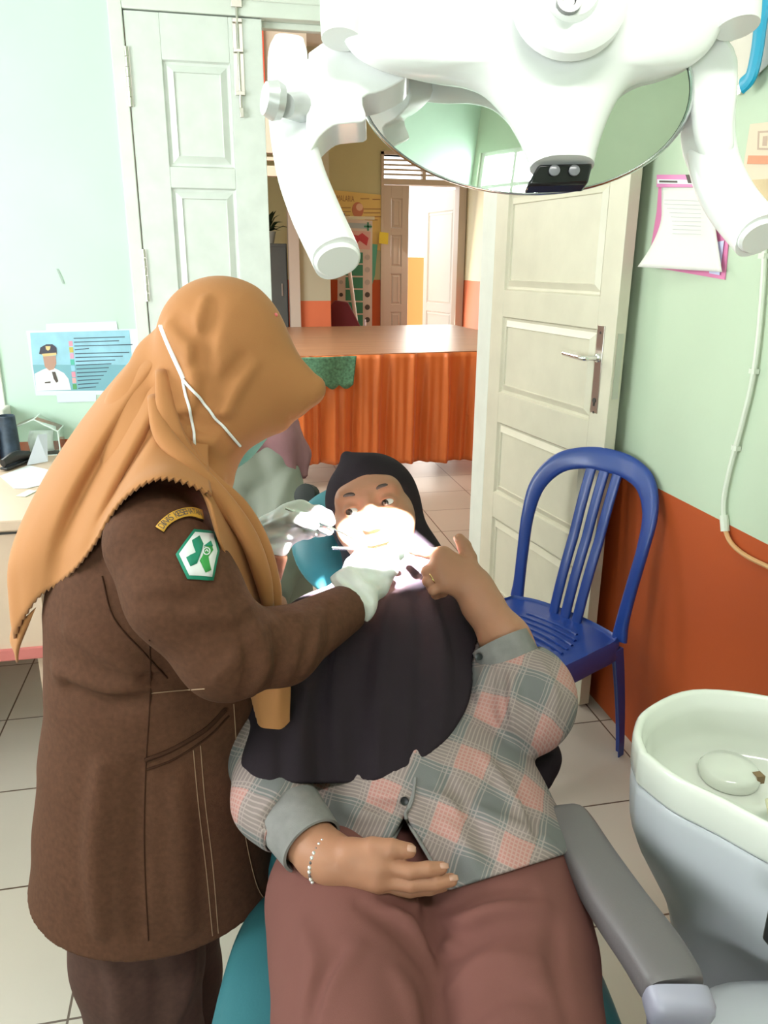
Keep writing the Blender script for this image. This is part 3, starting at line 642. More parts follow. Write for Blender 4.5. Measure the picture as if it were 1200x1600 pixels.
quad('cap', [(61, 553), (63, 543), (72, 538), (82, 538), (88, 543), (89, 553), (75, 556)], mat('print_navy', (.05, .045, .07), .5), .004, op)
quad('cap_band', [(65, 553), (88, 551), (88, 555), (68, 557)], mat('print_gold', (.75, .55, .25), .5), .0045, op)
quad('cap_badge', [(71, 541), (79, 541), (78, 546), (75, 548), (72, 546)], mat('print_gold', (0, 0, 0)), .0045, op)
quad('tie', [(81, 581), (86, 581), (91, 596), (88, 598), (84, 592)], m_ink, .0045, op)
quad('name_tag', [(70, 597), (79, 596), (79, 598.5), (70, 599)], m_ink, .0045, op)
cols = [(.75, .3, .4), (.6, .5, .1), (.7, .35, .5), (.1, .5, .4), (.3, .6, .8), (.75, .3, .4), (.75, .4, .4), (.1, .35, .12)]
for k in range(8):
    y = 533+k*9.6; quad('bullet', [(107+k*.9, y), (113+k*.9, y-.3), (114+k*.9, y+8), (108+k*.9, y+8.3)], mat('bullet_%d' % k, cols[k], .5), .003, op)
lens = [193, 184, 205, 137, 200, 190, 178, 172, 168, 165, 160, 156, 152, 148]
for k in range(14):
    y = 528+k*6.0; x0 = 115+k*.55; quad('text_line', [(x0, y), (lens[k]+2, y-2.2), (lens[k]+2, y-.9), (x0, y+1.4)], mat('ink_blue', (.06, .09, .14), .6), .003, op)
quad('lower_note', [(88, 615), (150, 612), (150, 627), (90, 629)], mat('note_lilac', (.70, .74, .88), .55), .0015, op)
tag(obj('wall_scratch', g_prism([Wp(88, 420), Wp(91, 420), Wp(101, 443), Wp(98, 444)], (0, -.0006, 0)), mat('scratch_grey', (.4, .5, .45), .8), smooth=False), 'short grey scuff mark on the mint wall above the officer poster', 'mark')['kind'] = 'structure'

# ================================================================= right wall things
xw = WX-.003
R_ = lambda x, y, d=0: onX(x, y, xw-d)
def rq(name, pts, m, d, par, th=.0015): return obj(name, g_prism([R_(x, y, d) for x, y in pts], (th, 0, 0)), m, par, smooth=False)
cb_ = thing('pink_clipboard', 'pink clipboard with curling printed forms hung on the green wall', 'clipboard', R_(1070, 430))
m_pk = mat('pink_plastic', (.72, .22, .42), .4)
rq('board', [(1030, 276), (1105, 283), (1138, 372), (1132, 437), (1012, 416), (1026, 330)], m_pk, .001, cb_, .003)
rq('clip', [(1026, 273), (1082, 273), (1084, 292), (1026, 292)], mat('pink_clip', (.75, .25, .5), .4), .006, cb_, .004)
rq('clip_label', [(1027, 280), (1082, 281), (1082, 288), (1027, 287)], mat('paper_white', (0, 0, 0)), .008, cb_)
rq('clip_print', [(1030, 282), (1058, 282.5), (1058, 285.5), (1030, 285)], m_ink, .009, cb_)
rq('clip_spring', [(1071, 273), (1076, 273), (1080, 286), (1075, 286)], m_ink, .0095, cb_)
net = []
for i in range(6):
    t = i/5; row = []
    for j in range(5):
        s = j/4; x = (1034-44*max(0, t-.35)**1.6*1.7)*(1-s)+(1108+20*t)*s; y = 293+t*(124+8*s)
        row.append(R_(x, y, .008+.045*t*(1-s)**1.5+.008*t))
    net.append(row)
pfm = obj('form_sheets', g_grid(net, 4, 4), mat('paper_form', (.72, .70, .66), .6), cb_, solid=.002, angle=180)
for k in range(9):
    y = 312+k*6.5; rq('form_row', [(1038-k*.5, y), (1095, y+2), (1095, y+2.6), (1038-k*.5, y+.6)], mat('form_ink', (.45, .45, .48), .6), .018+.0015*k, cb_, .0005)
rq('sheet_behind', [(1108, 380), (1131, 376), (1124, 430), (1108, 427)], mat('paper_lilac', (.62, .62, .85), .6), .005, cb_, .001)
cal = thing('wall_calendar', 'cream wall calendar with an orange band at the right edge', 'calendar', R_(1195, 330))
rq('sheet', [(1172, 194), (1290, 180), (1330, 330), (1158, 282)], mat('calendar_cream', (.70, .58, .44), .6), .001, cal, .002)
rq('band', [(1169, 243), (1310, 244), (1314, 258), (1167, 256)], mat('calendar_orange', (.66, .28, .16), .6), .003, cal)
rq('lower_sheet', [(1161, 282), (1330, 270), (1350, 400), (1176, 345), (1164, 300)], mat('calendar_tan', (.62, .47, .28), .6, var=.15, vscale=25), .0025, cal, .002)
rq('printed_frame', [(1184, 205), (1260, 200), (1262, 236), (1183, 234)], mat('calendar_line', (.5, .36, .28), .6), .003, cal, .0006)
rq('printed_field', [(1187, 208), (1258, 203), (1259, 233), (1186, 231)], mat('calendar_cream', (0, 0, 0)), .0035, cal, .0006)
for k in range(3): rq('print_mark', [(1192+k*12, 213), (1199+k*12, 212), (1198+k*12, 228), (1191+k*12, 228)], mat('calendar_line', (0, 0, 0)), .0042, cal, .0006)
bf = thing('blue_wall_file', 'blue plastic wall file holding papers at the upper right', 'wall file', R_(1175, 140))
rq('back', [(1165, 60), (1260, -60), (1260, 40), (1180, 120)], mat('file_pale', (.75, .72, .68), .4), .004, bf, .003)
bl = cr([R_(1204, -20, .03), R_(1190, 30, .03), R_(1183, 80, .03), R_(1174, 118, .03), R_(1160, 134, .03)], 5)
obj('rim', g_tube(bl, .02, 10, 1, flat=.45), mat('file_blue', (.01, .30, .48), .35), bf)
rq('papers', [(1134, 60), (1176, 50), (1175, 118), (1158, 135), (1150, 138)], mat('file_paper', (.66, .60, .52), .6), .008, bf, .004)
rq('clip', [(1150, 135), (1164, 128), (1156, 146), (1148, 150)], m_steel, .012, bf)
# cable conduit down the wall
cbl = thing('wall_cable', 'white cable with a loose beige end running down the green wall', 'cable', R_(1132, 830))
obj('conduit', g_tube([R_(x, y, .007) for x, y in ((1196, 360), (1190, 470), (1178, 580), (1160, 660), (1141, 730), (1131, 780), (1131, 815))], .0065, 8, 5), mat('cable_white', (.66, .70, .60), .5), cbl)
obj('clip', g_tube([R_(1131, 805, .007), R_(1133, 830, .007)], .011, 8), mat('cable_white', (0, 0, 0)), cbl)
obj('loose_end', g_tube([R_(x, y, .008) for x, y in ((1132, 825), (1142, 848), (1165, 868), (1205, 888), (1260, 915))], .006, 8, 5), mat('cable_beige', (.60, .33, .14), .5), cbl)
for k in ((1193, 400), (1178, 580), (1150, 700)): obj('clip', g_box(R_(*k, .006), (.014, .02, .012)), mat('cable_white', (0, 0, 0)), cbl)

# ================================================================= blue plastic chair
SZ = 0.42; bL, bR = onZ(800, 930, SZ), onZ(965, 1000, SZ)
cu_ = nrm(bR-bL); cf = nrm(V(cu_[1], -cu_[0], 0)); cf = cf if cf @ V(-1, -.5, 0) > 0 else -cf
cm_ = (bL+bR)/2; cm_[2] = 0; hw = np.linalg.norm(bR-bL)/2
K = lambda s, f, z: cm_+cu_*s+cf*f+V(0, 0, z)
m_blue = mat('blue_plastic', (0.012, 0.045, 0.26), 0.33, spec=0.5, coat=0.15)
ch = thing('plastic_chair', 'blue plastic chair with slatted back standing by the orange wall', 'chair', K(0, .2, 0))
sh = [(-hw, -.01), (-hw*.6, -.045), (0, -.055), (hw*.6, -.045), (hw, -.01), (hw*1.04, .12), (hw*1.03, .28), (hw*.95, .40), (hw*.6, .445), (0, .455), (-hw*.6, .445), (-hw*.95, .40), (-hw*1.03, .28), (-hw*1.04, .12)]
def outline(sc, z, dz=0): return [K(s*sc, .2+(f-.2)*sc, z+dz*(1-0)) for s, f in cr(np.array(sh+[sh[0]]), 5)[:-1]]
rings = [outline(1.0, SZ-.065), outline(1.015, SZ-.06), outline(1.0, SZ-.008), outline(.97, SZ+.002)]
n_r = 16
for k in range(n_r+1):
    s_ = .95-.93*k/n_r; rings.append([p_2 for p_2 in outline(s_, SZ-.004-.012*(1-s_*s_))])
v_, f_ = g_rings(rings, True, False); v_ = [np.array(q) for q in v_]
nb_ = len(rings[0])*4
for i in range(nb_, len(v_)):       # moulded ripples across the seat
    lf = (v_[i]-cm_) @ cf; ls = (v_[i]-cm_) @ cu_
    e_ = max(0, 1-((ls/(hw*.8))**2+((lf-.2)/.2)**2))
    v_[i][2] += .0022*min(1, e_*5)*math.sin(2*math.pi*(lf-.35*ls*ls/hw)/.026)
n_in = 5
f_ = list(f_)+[tuple(range(len(v_)-len(rings[0]), len(v_)))]
obj('seat', (v_, f_), m_blue, ch, angle=50)
# finer ripples: raised ribs
ribs = []
for k in range(11):
    lf = .04+.03*k; wmax = hw*.72*math.sqrt(max(.05, 1-((lf-.19)/.2)**2))
    ribs.append(g_tube([K(s_, lf+.25*s_*s_/hw, SZ-.0135+.006*(abs(s_)/hw)**2) for s_ in np.linspace(-wmax, wmax, 9)], .006, 6, 2))
obj('seat_rib', join(*ribs), m_blue, ch, angle=60)
BK = lambda s, h: K(s, -.02-.05*(h/.5)-.07*(h/.5)**2-.035*(1-(s/hw)**2)*min(1, h/.25), SZ+h)
BH = 0.50
fr = [(-hw*.97, -.01, .026), (-hw*.97, .05, .021), (-hw*1.0, .15, .020), (-hw*1.04, .28, .022), (-hw*1.0, .38, .028), (-hw*.78, .452, .034), (-hw*.42, .483, .036), (0, .49, .038), (hw*.42, .483, .036), (hw*.78, .452, .034), (hw*1.0, .38, .028), (hw*1.04, .28, .022), (hw*1.0, .15, .020), (hw*.97, .05, .021), (hw*.97, -.01, .026)]
cpts = cr(np.array(fr), 6); ring_l = []
for i in range(len(cpts)):
    s, h, w_ = cpts[i]; a_ = cpts[max(0, i-1)]; b_ = cpts[min(len(cpts)-1, i+1)]
    t_ = nrm(V(b_[0]-a_[0], b_[1]-a_[1], 0)); nrm2 = (-t_[1], t_[0])
    c_ = BK(s, h); e1 = BK(s+nrm2[0]*.01, h+nrm2[1]*.01)-c_; e1 = nrm(e1); tt_ = BK(s+t_[0]*.01, h+t_[1]*.01)-c_; e2 = nrm(np.cross(nrm(tt_), e1))
    ring_l.append([c_+e1*w_*math.copysign(abs(math.cos(q_))**.6, math.cos(q_))+e2*.010*math.copysign(abs(math.sin(q_))**.6, math.sin(q_)) for q_ in np.linspace(0, 2*math.pi, 14, endpoint=False)])
obj('backrest', g_rings(ring_l), m_blue, ch, angle=60)
for k in (-1, 0, 1):
    rl = []
    for h in np.linspace(-.012, .47, 16):
        s = k*(.046+.006*h); w_ = .0175
        c_ = BK(s, h); e1 = nrm(BK(s+.01, h)-c_); e2 = nrm(np.cross(e1, BK(s, h+.01)-c_))
        rl.append([c_+e1*w_*math.copysign(abs(math.cos(q_))**.5, math.cos(q_))+e2*.006*math.copysign(abs(math.sin(q_))**.5, math.sin(q_)) for q_ in np.linspace(0, 2*math.pi, 12, endpoint=False)])
    obj('back_slat', g_rings(rl), m_blue, ch, angle=60)
for (s, f, s2, f2) in ((-hw*.93, .0, -hw*1.1, -.06), (hw*.93, .0, hw*1.06, -.05), (-hw*.9, .38, -hw*1.02, .43), (hw*.9, .38, hw*.93, .37)):
    ax1, ax2 = cu_, cf; rr = []
    for t in np.linspace(0, 1, 9):
        w_ = .03*(1-t)+.019*t; b_ = 1-(1-t)**1.6
        c_ = K(s+(s2-s)*t, f+(f2-f)*b_, (SZ-.03)*(1-t))
        sg, sf = math.copysign(1, s), math.copysign(1, f-.2)
        prof = [(1, 1), (1, -.9), (.72, -.9), (.72, .72), (-.9, .72), (-.9, 1)]      # moulded L section
        rr.append([c_+ax1*sg*w_*a*.8+ax2*sf*w_*b*.8 for a, b in prof])
    obj('leg', g_rings(rr), m_blue, ch, bevel=.002)
# ================================================================= dental chair
m_teal = mat('teal_vinyl', (0.040, 0.165, 0.195), 0.42, spec=0.35, var=.04, bump=.1, bscale=220)
m_plast = mat('warm_grey_plastic', (0.135, 0.12, 0.125), 0.5, bump=.1, bscale=500)
m_lav = mat('lavender_plastic', (0.32, 0.31, 0.39), 0.4)
m_unit = mat('unit_white', (0.52, 0.535, 0.58), 0.35)
m_cer = mat('ceramic_white', (0.76, 0.78, 0.72), 0.12, coat=.4)
dc = thing('dental_chair', 'teal reclining dental chair holding the lying patient', 'dental chair', L(.03, .75, 0))
def slab(stations, t, m, name, parent, nseg=20, ex=3.2, steps=5):
    """padded slab: stations (centre, half width vector, normal, thickness factor)"""
    rows = cr(np.array([np.r_[c, w_, nrm(n_), th] for c, w_, n_, th in stations]), steps); rings = []
    for r in rows:
        c, w_, n_, th = r[:3], r[3:6], nrm(r[6:9]), r[9]
        rings.append([c+w_*math.copysign(abs(math.cos(a))**(2/ex), math.cos(a))+n_*t/2*th*math.copysign(abs(math.sin(a))**(2/ex), math.sin(a)) for a in np.linspace(0, 2*math.pi, nseg*2, endpoint=False)])
    return obj(name, g_rings(rings), m, parent, angle=60)
zs = .555
up = V(0, 0, 1)
seat_st = [(L(.04, .985, zs+.005), RH*.03, up, .4), (L(.04, .975, zs+.003), RH*.14, up, .8), (L(.04, .945, zs), RH*.21, up, .96), (L(.04, .90, zs), RH*.243, up, 1), (L(.045, .80, zs), RH*.262, up, 1), (L(.05, .6, zs), RH*.265, up, 1), (L(.05, .4, zs), RH*.25, up, 1), (L(.05, .18, zs-.03), RH*.22, nrm(up-FH*.3), .95),
           (L(.05, -.1, zs-.14), RH*.19, nrm(up-FH*.45), .85), (L(.05, -.42, zs-.28), RH*.17, nrm(up-FH*.45), .8), (L(.05, -.47, zs-.30), RH*.12, nrm(up-FH*.45), .5)]
slab(seat_st, .11, m_teal, 'seat', dc)
bd = nrm(V(0, 0, .36)+FH*.42); bn_ = nrm(np.cross(RH, bd)); bn_ = bn_ if bn_[2] > 0 else -bn_
B0 = L(.03, .93, .590)
bs = lambda s, hw_, lat=0: (B0+bd*s+RH*lat, RH*hw_, bn_, 1)
slab([bs(-.03, .16), bs(0, .2), bs(.1, .205), bs(.25, .20, -.02), bs(.37, .185, -.05), bs(.44, .16, -.06), bs(.475, .11, -.06), bs(.485, .03, -.06)], .075, m_teal, 'backrest', dc)
# head rest: oval cushion behind the head
hc = P(560, 848, 1.475); hn = nrm(-AF*1.0+V(0, 0, .25)); hr = nrm(RH-hn*(RH @ hn)); hu = np.cross(hn, hr)
hu = hu if hu[2] > 0 else -hu
tl = math.radians(-12); hr2 = hr*math.cos(tl)+hu*math.sin(tl); hu2 = -hr*math.sin(tl)+hu*math.cos(tl)
f_hr = s_ell(hc, (.130, .116, .042), (hr2, hu2, hn)); f_sc = s_ell(hc+hn*.16, (.10, .2, .135), (hr2, hu2, hn))
sobj('headrest', s_sub(.02, f_hr, f_sc), hc-.2, hc+.2, .005, m_teal, dc)
obj('headrest_bracket', join(g_tube([hc-hn*.05+hu2*.04-hr2*.03, hc-hn*.085+hu2*.02, B0+bd*.42-bn_*.06-RH*.05, B0+bd*.2-bn_*.055-RH*.02], [.03, .032, .03, .03], 12, 4), g_ball(hc-hn*.05, .045)), m_blk, dc)
obj('headrest_knob', g_lathe([(.02, 0), (.026, .01), (.024, .03), (.01, .035)], P(486, 778, 1.60), nrm(hn+hr*-.4), 18), mat('rubber_black', (.012, .014, .012), .75), dc)
obj('back_shell', g_tube([B0+bd*.0-bn_*.06, B0+bd*.22-bn_*.065, B0+bd*.42-bn_*.058-RH*.05], [.14, .15, .12], 20, 4, flat=.2, updir=bn_), m_unit, dc)
# arm rest on the right with its support
A_ = lambda la, f, z: L(la, f, z)
arm = [(A_(.247, .876, .782), .014, .010), (A_(.249, .866, .785), .026, .018), (A_(.252, .845, .786), .031, .020), (A_(.262, .78, .788), .033, .021), (A_(.278, .71, .788), .034, .022), (A_(.295, .655, .786), .034, .023), (A_(.304, .618, .783), .033, .023), (A_(.306, .606, .782), .030, .02)]
rows = cr(np.array([np.r_[c, a, b] for c, a, b in arm]), 4); rings = []
for i, r in enumerate(rows):
    t_ = nrm(rows[min(len(rows)-1, i+1)][:3]-rows[max(0, i-1)][:3]); s_ = nrm(np.cross(t_, up)); u_ = np.cross(s_, t_)
    rings.append([r[:3]+s_*r[3]*math.copysign(abs(math.cos(a))**.5, math.cos(a))+u_*r[4]*math.copysign(abs(math.sin(a))**.5, math.sin(a)) for a in np.linspace(0, 2*math.pi, 28, endpoint=False)])
obj('armrest', g_rings(rings), m_plast, dc, angle=70)
rings = []
for c, a_, b_ in ((A_(.3058, .606, .780), .0325, .0225), (A_(.3062, .600, .778), .033, .023), (A_(.3078, .590, .772), .033, .024), (A_(.3086, .585, .768), .030, .022), (A_(.309, .583, .766), .022, .016)):
    rings.append([c+RH*a_*math.copysign(abs(math.cos(q_))**.45, math.cos(q_))+nrm(up-FH*.35)*b_*math.copysign(abs(math.sin(q_))**.45, math.sin(q_)) for q_ in np.linspace(0, 2*math.pi, 32, endpoint=False)])
obj('armrest_cap', g_rings(rings), m_lav, dc, angle=60)
obj('armrest_support', g_tube([A_(.305, .635, .765), A_(.308, .60, .74), A_(.312, .585, .68), A_(.314, .585, .58), A_(.30, .60, .50), A_(.22, .62, .46)], [.02, .028, .034, .038, .04, .04], 18, 5), m_lav, dc, angle=60)
# body and base
obj('seat_frame', g_prism([L(a, b, .42) for a, b in ((-.13, .88), (.21, .88), (.22, .3), (.2, .05), (-.1, .05), (-.14, .3))], (0, 0, .08)), m_unit, dc, bevel=.02, bseg=3)
obj('lift_column', g_prism([L(a, b, .08) for a, b in ((-.08, .75), (.16, .75), (.16, .4), (-.08, .4))], (0, 0, .345)), m_unit, dc, bevel=.03, bseg=3)
obj('base_plate', g_prism([L(a, b, 0) for a, b in ((-.15, .98), (.22, .98), (.25, .8), (.22, .1), (-.14, .1), (-.17, .8))], (0, 0, .085)), m_unit, dc, bevel=.03, bseg=3)

# ================================================================= spittoon unit
un = thing('spittoon_unit', 'white spittoon bowl on a pale grey dental unit at the right', 'spittoon', L(.53, .75, 0))
egg = [(.334, .851), (.341, .901), (.376, .957), (.46, 1.008), (.564, .992), (.645, .935), (.685, .85), (.675, .76), (.625, .68), (.55, .64), (.485, .668), (.437, .715), (.400, .758), (.360, .80)]
eg = cr(np.array(egg+[egg[0]]), 5)[:-1]; ec = np.array([.515, .84])
er = lambda sc, z, dx=0, dy=0, c=ec: [L(*((q-c)*sc+c+np.array([dx, dy])), z) for q in eg]
zr = .90
bowl = [er(.90, zr-.055), er(.985, zr-.05), er(1.0, zr-.045), er(1.005, zr-.012), er(1.0, zr-.003), er(.985, zr), er(.955, zr), er(.94, zr-.004), er(.93, zr-.014), er(.915, zr-.018), er(.905, zr-.03), er(.885, zr-.06), er(.84, zr-.084), er(.74, zr-.096), er(.45, zr-.099, -.01, .03), er(.22, zr-.1, -.015, .06), er(.1, zr-.1, -.015, .07)]
v_, f_ = g_rings(bowl, True, False); f_ = list(f_)+[tuple(range(len(v_)-len(eg), len(v_)))]
obj('bowl', (v_, f_), m_cer, un, angle=70)
drc = L(.497, .932, zr-.0985)
obj('drain_cup', g_lathe([(.040, 0), (.042, .012), (.036, .02), (.018, .0225), (.0005, .0225)], drc, n=26), m_cer, un, angle=60)
obj('drain_slot', g_box(drc+RH*.030-FH*.022+V(0, 0, .016), (.012, .012, .012)), mat('drain_rust', (.25, .16, .08), .6), un)
obj('bowl_shelf', g_prism([L(a, b, zr-.065) for a, b in ((.50, .84), (.63, .87), (.645, .78), (.60, .70), (.55, .68), (.50, .71), (.47, .75))], (0, 0, .004)), mat('bowl_yellowed', (.72, .68, .48), .2), un, bevel=.002)
c2 = np.array([.53, .80])
er2 = lambda sc, z, dx=0, dy=0: [L(*((q-ec)*sc+ec+np.array([dx, dy])), z) for q in eg]
body = [er2(.93, zr-.0535), er2(.985, zr-.056), er2(.98, zr-.09), er2(.94, zr-.14), er2(.87, zr-.19, .012, -.005), er2(.80, zr-.24, .025, -.01), er2(.77, zr-.30, .035, -.02), er2(.775, zr-.38, .04, -.03), er2(.80, zr-.50, .04, -.04), er2(.82, .25, .04, -.04), er2(.82, .0, .04, -.04)]
rows = np.array(body); rr_ = cr(rows.reshape(len(body), -1), 3).reshape(-1, len(eg), 3)
obj('body', g_rings(list(rr_), True, False), m_unit, un, angle=60)
# lower front cover with its rounded shoulder
cv = []
oc = np.array([.475, .585])
for z, sc in ((0, 1), (.5, 1), (.62, .985), (.665, .95), (.69, .88), (.702, .75), (.706, .5)):
    cv.append([L(oc[0]+.145*sc*math.copysign(abs(math.cos(a))**.6, math.cos(a)), oc[1]+.13*sc*math.copysign(abs(math.sin(a))**.6, math.sin(a)), z) for a in np.linspace(0, 2*math.pi, 40, endpoint=False)])
obj('front_cover', g_rings(cv), m_unit, un, angle=50)
obj('switch', g_box(P(1214, 1442, .80), (.02, .012, .05)), m_blk, un, bevel=.003)
obj('pole', g_tube([L(.72, .80, .5), L(.72, .80, 2.02)], .028, 16), m_unit, un)

# ================================================================= examination lamp
m_lamp = mat('lamp_white', (0.92, 0.93, 0.93), 0.3, coat=.3)
m_mir = mat('mirror_silver', (0.90, 0.93, 0.90), 0.015, 1.0)
LD = .62
Q = lambda x, y, d=0: P(x, y, LD+d)
lp = thing('examination_lamp', 'white dental lamp with oval mirror and two curved handles hanging overhead', 'lamp', Q(820, 130))
mc = Q(820, 130, .022); ma, mb = px(LD+.022, 260), px(LD+.022, 172); RC = .80; TX, TY = -.20, -.25   # the bowl leans left and down
rot = math.radians(2.5); lr, lu = AR*math.cos(rot)-AU*math.sin(rot), AR*math.sin(rot)+AU*math.cos(rot)
def lean(x, y, d):
    q = mc+lr*x+lu*y; w_ = -(TX*x+TY*y)+d; return CAM+(q-CAM)*(1-w_/(LD+.022))
bulge = lambda x, y: (ma*ma-x*x-y*y)/(2*RC)
disc = lambda sc, d, n=72: [lean(ma*sc*math.cos(t), mb*sc*math.sin(t), d+bulge(ma*math.cos(t), mb*math.sin(t))) for t in np.linspace(0, 2*math.pi, n, endpoint=False)]
def cap_ring(s, n=72): return [lean(ma*s*math.cos(t), mb*s*math.sin(t), bulge(ma*s*math.cos(t), mb*s*math.sin(t))) for t in np.linspace(0, 2*math.pi, n, endpoint=False)]
v_, f_ = g_rings([cap_ring(s) for s in (1, .97, .92, .86, .79, .71, .62, .52, .41, .3, .2, .1, .03)], True, False)
n_ = len(v_); f_ = list(f_)+[tuple(range(n_-72, n_))]
obj('mirror', (v_, f_), m_mir, lp, angle=180)
obj('mirror_rim', g_rings([disc(.995, .001), disc(1.006, .003), disc(1.018, .001), disc(1.022, -.005), disc(1.018, -.013), disc(.99, -.014), disc(.985, -.004)], True, False), mat('rim_chrome', (.55, .58, .58), .15, 1), lp, angle=60)
obj('back_shell', g_rings([disc(s, d) for s, d in ((1.0, -.014), (1.0, -.02), (.95, -.035), (.8, -.052), (.5, -.066), (.2, -.07))], True, True), m_lamp, lp, angle=60)
def plate(name, pts, d0, d1, m, bev=.006, seg=3, n=5):
    pp2 = cr(np.array(pts+[pts[0]], float), n)[:-1] if n > 1 else np.array(pts, float)
    return obj(name, g_prism([Q(x, y, d0) for x, y in pp2], AF*(d1-d0)), m, lp, bevel=bev, bseg=seg, angle=60)
# central bridge: flows from the wide bar down into the stem over the mirror
br_l = [(-170, 540), (-60, 535), (20, 535), (70, 545), (100, 580), (116, 640), (124, 700), (140, 748), (172, 783), (215, 811), (250, 826), (262, 829)]
br_r = [(-170, 1130), (-60, 1135), (20, 1130), (70, 1110), (100, 1080), (118, 1040), (128, 1005), (146, 976), (175, 955), (215, 938), (250, 928), (262, 926)]
rows = cr(np.array([[a[1], a[0], b[1]] for a, b in zip(br_l, br_r)], float), 4); rings = []
for i, (xl, y, xr) in enumerate(rows):
    c = Q((xl+xr)/2, y, -.018); hw_ = px(LD, (xr-xl)/2)*.985; t_ = .022
    rings.append([c+AR*hw_*math.copysign(abs(math.cos(a))**.75, math.cos(a))-AF*t_*math.sin(a)*(1.0 if math.sin(a) > 0 else .9) for a in np.linspace(0, 2*math.pi, 40, endpoint=False)])
obj('bridge', g_rings(rings), m_lamp, lp, angle=60)
obj('sensor_panel', g_prism([Q(842, 256, -.031), Q(927, 254, -.031), Q(919, 287, -.026), Q(823, 290, -.026)], AF*.016), mat('sensor_black', (.012, .012, .014), .18), lp, bevel=.002)
for x in (866, 897): obj('sensor_lens', g_lathe([(.0042, 0), (.0042, .0015), (.003, .002)], Q(x, 267, -.0305), -AF, 16), mat('lens_grey', (.2, .2, .22), .2), lp)
# side brackets, end blocks
plate('side_bracket', [(482, 82), (520, 60), (620, 40), (640, 110), (600, 140), (566, 152), (572, 186), (545, 192), (520, 196), (498, 214), (482, 236), (478, 170)], .0, .035, m_lamp, n=3)
plate('side_bracket', [(1010, 40), (1090, 20), (1150, 70), (1156, 130), (1150, 190), (1148, 235), (1110, 250), (1090, 215), (1082, 160), (1060, 128), (1020, 110)], .0, .035, m_lamp, n=3)
obj('hinge_block', g_tube([Q(534, -70, -.02), Q(534, 20, -.02), Q(533, 62, -.02)], [px(LD, 33), px(LD, 33), px(LD, 30)], 24, 3), m_lamp, lp, angle=50)
obj('hinge_block', g_tube([Q(1150, -70, -.02), Q(1150, 10, -.02), Q(1152, 44, -.02)], [px(LD, 36), px(LD, 36), px(LD, 32)], 24, 3), m_lamp, lp, angle=50)
plate('top_bar', [(505, -190), (1180, -190), (1180, 30), (1090, 60), (840, 70), (600, 60), (510, 60)], .0, .03, m_lamp, n=1)
def handle(pts, face):
    rows = cr(np.array([np.r_[Q(x, y, d), r1, r2] for x, y, d, r1, r2 in pts]), 5); rings = []
    for i, r in enumerate(rows):
        t_ = nrm(rows[min(len(rows)-1, i+1)][:3]-rows[max(0, i-1)][:3]); s_ = nrm(np.cross(t_, AF)); u_ = np.cross(s_, t_)
        rings.append([r[:3]+s_*px(LD, r[3])*math.copysign(abs(math.cos(a))**.8, math.cos(a))+u_*px(LD, r[4])*math.copysign(abs(math.sin(a))**.8, math.sin(a)) for a in np.linspace(0, 2*math.pi, 32, endpoint=False)])
    h_ = obj('handle', g_rings(rings), m_lamp, lp, angle=60); e_ = rows[-1][:3]; t_ = nrm(rows[-1][:3]-rows[-3][:3])
    obj('end_cap', g_lathe([(px(LD, face), -.002), (px(LD, face), .002), (px(LD, face)*.9, .004)], e_, t_, 28, sy=.8), mat('cap_white', (.9, .9, .9), .4), h_)
    return h_
handle([(452, 60, .03, 24, 12), (450, 85, .03, 32, 16), (450, 140, .03, 33, 20), (456, 200, .025, 36, 26), (470, 270, .012, 38, 32), (492, 330, .0, 39, 35), (514, 378, -.012, 38, 36), (526, 404, -.022, 37, 36)], 36)
handle([(1118, 120, .03, 36, 16), (1112, 170, .03, 38, 20), (1110, 220, .025, 39, 26), (1120, 270, .012, 38, 32), (1142, 315, .0, 37, 34), (1168, 348, -.012, 36, 35), (1186, 368, -.022, 36, 35)], 35)
plate('arm_link', [(478, 92), (500, 92), (520, 150), (490, 205), (470, 240), (474, 170)], .02, .04, m_lamp, n=3)
obj('side_knob', join(g_tube([Q(478, 168, .015), Q(462, 166, .0), Q(446, 165, -.012)], [.012, .011, .009], 16, 3), g_lathe([(.013, 0), (.015, .006), (.012, .014)], Q(440, 160, -.012), nrm(-AR*.8+AF*-.4), 18)), mat('knob_grey', (.62, .64, .64), .3, .3), lp)
obj('pivot_knob', join(g_lathe([(.042, 0), (.042, .010), (.036, .014), (.030, .015), (.028, .011), (.02, .011), (.018, .016), (.0005, .017)], Q(888, 8, -.05), -AF, 36)), m_lamp, lp, angle=40)
obj('pivot_screw', g_lathe([(.009, 0), (.009, .004), (.005, .004), (.004, .002), (.0005, .002)], Q(888, 5, -.067), -AF, 20), mat('screw_grey', (.25, .25, .25), .3, .8), lp)
for x in (828, 945): obj('pivot_clip', g_box(Q(x, 15, -.045), (.005, .006, .03)), mat('knob_grey', (0, 0, 0)), lp)
# light head on the patient side and the carrying arm to the unit pole
obj('led_module', g_lathe([(.03, 0), (.032, .01), (.028, .02), (.0005, .021)], Q(710, 215, .070), nrm(P(596, 862, 1.27)-Q(710, 215, .070)), 24), mat('led_lens', (.8, .85, .9), .1), lp)
ap = Q(860, -130, .06)
obj('arm', g_tube([Q(870, -40, .03), ap, L(.26, .78, 2.0), L(.5, .8, 2.06), L(.72, .80, 2.02)], [.022, .02, .022, .024, .026], 16, 4), m_lamp, lp)
sp = bpy.data.lights.new('dental_lamp_beam', 'SPOT'); sp.energy = 11000; sp.spot_size = math.radians(19.5); sp.spot_blend = .10; sp.shadow_soft_size = .03; sp.color = (.95, .98, 1.0)
so = bpy.data.objects.new('dental_lamp_beam', sp); COL.objects.link(so)
spos = Q(710, 215, .1); so.location = spos; sd_ = P(571, 886, 1.26)-spos
so.rotation_euler = Vector(sd_).to_track_quat('-Z', 'Y').to_euler(); so.scale = (1.0, .50, 1.0)
